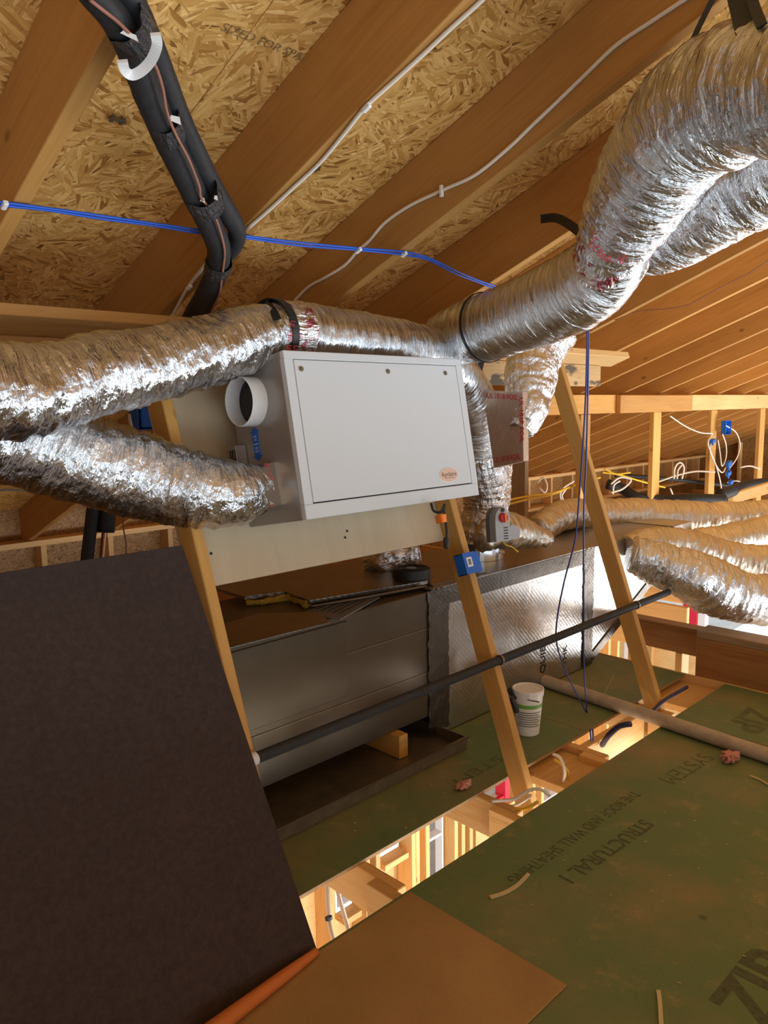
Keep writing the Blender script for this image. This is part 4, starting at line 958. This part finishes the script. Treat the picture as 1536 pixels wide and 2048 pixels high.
# left blue box behind the ducts
e2, u2 = ebox('blue_junction_box', at(290, 832, y=2.9), .13, .11, .06, (1, 0, 0), (0, -1, 0), 'blue plastic junction box glimpsed between the two left ducts')
bx('box_lid', at(290, 832, y=2.9) + np.array([-.05, -.064, -.045]), (.10, 0, 0), (0, .006, 0), (0, 0, .09), 'blue', e2, .003)
tag(tube('white_cable', path([(258, 828), (262, 850), (272, 872), (300, 866)], .006, y=2.85), 'whitec', None, .02, 8), 'white cable beside the blue box between the left ducts', 'cable')
# far blue box with loops
pf = at(1437, 855, y=2.98); e3, _u = ebox('blue_junction_box', pf + np.array([0, -.05, 0]), .13, .13, .04, (1, 0, 0), (0, -1, 0), 'small blue junction box high on the fourth post')
bx('label', pf + np.array([-.03, -.052, -.03]), (.06, 0, 0), (0, -.004, 0), (0, 0, .06), 'paper', e3)
bx('box_lid', pf + np.array([-.05, -.0515, -.05]), (.10, 0, 0), (0, .006, 0), (0, 0, .10), 'blue', e3)
YL = 2.90
loops = [([(1425, 868), (1416, 885), (1422, 905), (1430, 925), (1440, 960), (1442, 985), (1432, 1010)], 'whitec'), ([(1428, 872), (1420, 900), (1432, 930), (1445, 945), (1455, 925)], 'whitec'),
         ([(1445, 868), (1452, 890), (1452, 915), (1444, 932), (1440, 905), (1436, 880)], 'whitec'), ([(1450, 850), (1472, 865), (1480, 890), (1474, 915), (1460, 935), (1452, 945)], 'whitec'),
         ([(1340, 832), (1370, 852), (1400, 865), (1425, 867)], 'whitec'), ([(1455, 965), (1475, 962), (1490, 970)], 'whitec')]
lb_ = ['white cable running down the fourth post from the blue box', 'short white cable loop left of the fourth post', 'inner white cable loop on the fourth post', 'large white cable loop right of the fourth post', 'white cable coming from the third post to the blue box', 'white cable ends near the lowest blue connector']
for (pt, mt), lab in zip(loops, lb_): cable('white_cable', path(pt, .0075, y=YL) and [at(u, v, y=YL) for u, v in pt], .0055, mt, lab)
for k, (u, v, s_, lab) in enumerate(((1426, 882, .05, 'small blue connector left of the fourth post'), (1458, 928, .075, 'largest blue connector on the big white loop'), (1457, 947, .06, 'blue connector under the largest one'), (1462, 964, .05, 'lowest blue connector beside the fourth post'))):
    c = at(u, v, y=YL - .02); V, Fc = merge([box_vf(c - np.array([s_ / 2, .02, s_ / 2]), (s_, 0, s_ * .3), (0, .04, 0), (-s_ * .2, 0, s_ * .7), .006), cyl_vf(c, c + np.array([0, 0, -s_ * .8]), s_ * .16, 8)])
    tag(add('cable_connector', V, Fc, 'blue'), lab, 'connector')
# cable tangles on the far joists
yel = [((1018, 1000, 4.6), (1060, 992, 5.0), (1110, 985, 5.4), (1150, 970, 5.8), (1200, 955, 6.4)), ((1018, 1008, 4.6), (1060, 998, 5.0), (1100, 990, 5.4), (1140, 975, 5.8)),
       ((1205, 945, 6.6), (1240, 950, 6.9), (1280, 962, 7.2), (1330, 975, 7.4)), ((1210, 938, 6.6), (1232, 948, 6.8), (1260, 945, 7.0))]
yl = ['yellow cable nearest the grey post on the far joists', 'second yellow cable beside the grey post foot', 'yellow cable running right behind the third brace', 'short yellow cable loop behind the third brace']
for p, lab in zip(yel, yl): cable('yellow_cable', [at(u, v, d=d) for u, v, d in p], .008, 'yellowc', lab)
wh = [((1028, 1000), (1030, 975), (1040, 968), (1046, 985), (1046, 1002)), ((1075, 965), (1086, 955), (1094, 970), (1090, 985), (1078, 975)), ((1125, 1010), (1120, 990), (1128, 975), (1148, 962)), ((1130, 1008), (1124, 990), (1138, 972)),
      ((1222, 985), (1245, 978), (1262, 960), (1240, 955), (1222, 968)), ((1226, 988), (1228, 970), (1240, 962)), ((1348, 958), (1350, 935), (1360, 925), (1368, 935), (1364, 958)), ((1354, 958), (1356, 940), (1364, 930)),
      ((1310, 966), (1350, 952), (1390, 943), (1430, 944)), ((1340, 976), (1350, 995), (1372, 998)), ((1490, 990), (1510, 975), (1536, 972)), ((1480, 935), (1500, 932), (1520, 938))]
wl = ['white cable hoop left of the grey post', 'white cable loop right of the grey post', 'left of two white cable ends tied left of the second post', 'right of two white cable ends tied left of the second post', 'round white cable coil just right of the third brace', 'white cable ends under the round coil',
      'outer white cable hoop between third and fourth post', 'inner white cable hoop between third and fourth post', 'flat white cable crossing behind the fourth post', 'short white cable curl below the black pipe', 'white cable along the far black pipe at right', 'small white cable arc near the right edge']
for k, (p, lab) in enumerate(zip(wh, wl)): cable('white_cable', [at(u, v, d=5.8 + .12 * k) for u, v in p], .0075, 'whitec', lab)
cable('black_hose', [at(u, v, d=d) for u, v, d in ((1215, 968, 6.6), (1245, 978, 6.6), (1275, 995, 6.5), (1320, 1000, 6.5), (1390, 998, 6.4), (1450, 1000, 6.4))], .045, 'black', 'thick black hose lying across the far joists', 'hose', seg=16)
cable('black_hose', [at(u, v, d=d) for u, v, d in ((1440, 990, 6.6), (1470, 980, 6.7), (1500, 970, 6.8), (1560, 965, 6.9))], .05, 'black', 'black hose rising toward the right edge behind the fourth post', 'hose', seg=16)
cable('black_hose', [at(u, v, d=7.4) for u, v in ((1230, 950), (1300, 955), (1380, 962), (1450, 970), (1560, 978))], .02, 'strap', 'thin straight black pipe above the thick hose', 'pipe')
tag(bx('loose_board', at(1465, 1008, y=2.6), at(1580, 975, y=2.2) - at(1465, 1008, y=2.6), (0, .04, 0), (0, 0, .09), 'pale', None, .002), 'pale loose board rising behind the farthest duct at the right edge', 'board')

# ------------------------------------------------------------------ grey damper control with red knob
gd = at(995, 1052, d=3.12); nrm = _n(np.array([-.35, -1, .1])); rt = _n(np.cross([0, 0, 1], nrm)) ; upv = np.cross(nrm, rt)
rt = -rt if rt[0] < 0 else rt
act = empty('damper_control', gd, 'grey plastic damper control with a red knob on the foil riser', 'control')
prof = [(-.035, -.06), (.028, -.06), (.035, .03)] + [(.0 + .035 * math.cos(q), .03 + .045 * math.sin(q)) for q in np.linspace(.1, math.pi, 9)] + [(-.036, .0)]
poly('housing', [gd + rt * a + upv * b for a, b in prof], -nrm * -1, .04, 'grey', act)
poly('housing_side', [gd + rt * (a * 1.12 - .006) + upv * (b * 1.05) - nrm * .015 for a, b in prof], nrm, .03, 'greydk', act)
kc = gd + upv * .035 + nrm * .041; kn = add('knob', *cyl_vf(kc, kc + nrm * .014, .020, 18, .017), 'red', act)
add('knob_grip', *box_vf(kc - rt * .004 - upv * .018 + nrm * .014, rt * .008, upv * .036, nrm * .008, .001), 'orange', kn)
add('black_button', *cyl_vf(gd + upv * .066 + nrm * .04, gd + upv * .066 + nrm * .046, .008, 12), 'ink', act)
poly('cover_flap', [gd + rt * a + upv * b for a, b in ((.022, -.062), (.085, -.05), (.088, -.02), (.07, .0), (.045, .0), (.022, -.03))], nrm, .03, 'grey', act)
for k in range(5): add('vent_slot', *box_vf(gd + rt * .002 + upv * (-.052 + k * .011) + nrm * .0405, rt * .02, upv * .004, nrm * .0008), 'ink', act)
cable('yellow_wire', [at(u, v, d=3.1) for u, v in ((1003, 1082), (1012, 1090), (1024, 1094), (1036, 1104))], .003, 'yellowc', 'thin yellow wires under the grey damper control', 'wire')

# ------------------------------------------------------------------ bucket
bc_ = at(1063, 1468, z=0); bk = empty('bucket', (bc_[0], bc_[1] + .02, 0), 'white plastic tub with a green-banded paper label behind the second brace', 'bucket')
def lathe(name, c, prof, seg, mat, parent, a0=0, a1=360):
    V, Fc = [], []; full = a1 - a0 >= 360; n = seg + (0 if full else 1)
    for r, z in prof:
        for i in range(n):
            t = math.radians(a0 + (a1 - a0) * i / seg); V.append((c[0] + .95 * r * math.cos(t), c[1] + .95 * r * math.sin(t), c[2] + .86 * z))
    for k in range(len(prof) - 1):
        for i in range(seg):
            j = (i + 1) % n; Fc.append([k * n + i, k * n + j, (k + 1) * n + j, (k + 1) * n + i])
    return add(name, V, Fc, mat, parent, smooth=False)
bcc = (bc_[0], bc_[1] + .02, 0)
lathe('tub', bcc, [(0.001, .001), (.048, .001), (.052, .006), (.067, .205), (.070, .206), (.071, .222), (.066, .222), (.064, .21), (.050, .012), (.001, .012)], 44, 'plasticw', bk)
lathe('lid', bcc, [(.0655, .2225), (.0715, .2226), (.0715, .236), (.066, .238), (.062, .232), (.001, .232)], 44, 'plasticw', bk)
lathe('label', bcc, [(.0555, .045), (.0655, .175)], 30, 'paper', bk, 150, 290)
lathe('green_band', bcc, [(.0645, .150), (.0658, .170)], 30, 'green_label', bk, 150, 290)
for k in range(7): lathe('print_line', bcc, [(.0566 + .0011 * k, .055 + k * .012), (.0571 + .0011 * k, .060 + k * .012)], 24, 'greydk', bk, 160 + (k % 3) * 6, 275 - (k % 2) * 12)
gl = [at(u, v, d=depth(bcc) - .02 + dz) for u, v, dz in ((1018, 1378, 0), (1030, 1392, -.02), (1040, 1402, -.02), (1055, 1400, -.03))]
gv = empty('cable_tool', gl[1], 'black handled hand tool lying on the lid of the white tub', 'tool')
tube('handle', [(*gl[0], .012), (*gl[1], .013), (*gl[3], .010)], 'strap', gv, .01, 12)
tube('handle', [(*at(1022, 1395, d=2.92), .010), (*at(1030, 1412, d=2.92), .012), (*at(1034, 1425, d=2.92), .010)], 'strap', gv, .01, 12)
tube('blade', [(*gl[3], .003), (*at(1078, 1404, d=2.9), .003)], 'galv', gv, .02, 6)

# ------------------------------------------------------------------ white pipe on the deck, scraps
q0, q1 = at(1060, 1352, z=.03), at(1590, 1530, z=.03)
pp = empty('plastic_pipe', q0, 'long dusty white plastic pipe lying across both green decks', 'pipe')
add('pipe_body', *cyl_vf((q0[0], q0[1], .031), (q1[0], q1[1], .031), .030, 28), 'pvc', pp)
stc = at(1213, 1372, z=0)
tag(bx('thin_stick', at(1203, 1400, z=.001), at(1227, 1353, z=.001) - at(1203, 1400, z=.001), (.008, .004, 0), (0, 0, .006), 'offcut', None), 'thin pale stick on the far deck behind the white pipe', 'stick')
def strip(lst, w, lab):
    return tag(ribbon('foam_offcut', [at(u, v, z=.004) for u, v in lst], w, .006, 'offcut', 'x', up=(0, 0, 1)), lab, 'offcut')
strip([(980, 1795), (1010, 1785), (1035, 1770), (1057, 1748)], .010, 'curved cream offcut strip on the green deck below the lettering')
strip([(1317, 1982), (1320, 2010), (1323, 2060)], .010, 'straight cream offcut strip at the bottom edge of the green deck')
strip([(1500, 1552), (1520, 1560), (1545, 1575)], .006, 'short pale sliver at the right edge of the green deck')
def fluff(c, s, lab, seed):
    rng = np.random.RandomState(seed); bm = bmesh.new(); bmesh.ops.create_icosphere(bm, subdivisions=3, radius=1)
    for v in bm.verts:
        d = v.co.normalized(); k = 1 + .55 * math.sin(7 * d.x + seed) * math.cos(6 * d.y) + .25 * (rng.rand() - .5)
        v.co = Vector((d.x * s[0] * k, d.y * s[1] * k, d.z * s[2] * (.8 + .3 * rng.rand())))
    bm.verts.index_update(); mz = min(v.co.z for v in bm.verts)
    V = [(c[0] + v.co.x, c[1] + v.co.y, .0015 + v.co.z - mz) for v in bm.verts]; Fc = [[v.index for v in f.verts] for f in bm.faces]; bm.free()
    return tag(add('insulation_scrap', V, Fc, 'pink'), lab, 'scrap')
fluff(at(928, 1576, z=0), (.036, .020, .012), 'pink insulation scrap on the far deck edge beside the gap', 3)
fluff(at(1458, 1524, z=0), (.045, .028, .020), 'pink insulation scrap against the white pipe', 6)
rng = np.random.RandomState(5); parts = []
for k in range(60):
    c = np.array([rng.uniform(.9, 3.1), rng.uniform(.1, 1.4), .0012]); a = rng.uniform(0, 3.1)
    parts.append(box_vf(c, (math.cos(a) * rng.uniform(.002, .010), math.sin(a) * .008, 0), (-math.sin(a) * .0018, math.cos(a) * .0018, 0), (0, 0, .0015)))
for k in range(25):
    c = np.array([rng.uniform(1.6, 3.6), rng.uniform(1.68, 1.9), .0012]); a = rng.uniform(0, 3.1)
    parts.append(box_vf(c, (math.cos(a) * .008, math.sin(a) * .008, 0), (-math.sin(a) * .002, math.cos(a) * .002, 0), (0, 0, .0015)))
V, Fc = merge(parts); tag(add('sawdust_chips', V, Fc, 'offcut'), 'scattered pale wood chips on the green decks', 'debris', kind='stuff')

# ------------------------------------------------------------------ boards in the foreground
d0 = at(635, 1902, z=.002); dtop = at(365, 1090, x=d0[0] - .085)
lean = dtop - d0; th_ = _n(np.cross((1, 0, 0), lean))
dk = bx('dark_board', d0 + np.array([-1.6, 0, 0]), (1.6, 0, 0), lean, -th_ * .012 if th_[1] < 0 else th_ * .012, 'dark', None, .001)
tag(dk, 'large dark brown fibreboard sheet leaning in the left foreground', 'board')
hb = bb('hardboard_sheet', .25, 1.502, .915, 1.440, .0015, .0065, 'hard', None, .001); tag(hb, 'thin brown hardboard sheet lying flat on the green deck in the foreground', 'board')
o0, o1 = at(633, 1903, z=.018), at(400, 2078, z=.03)
pg = empty('round_rail', o0, 'orange round wooden rail lying at the foot of the dark board', 'rail')
tube('rail_body', [(*o0, .010), (*(o0 * .7 + o1 * .3), .015), (*o1, .021)], 'orangewood', pg, .02, 20)
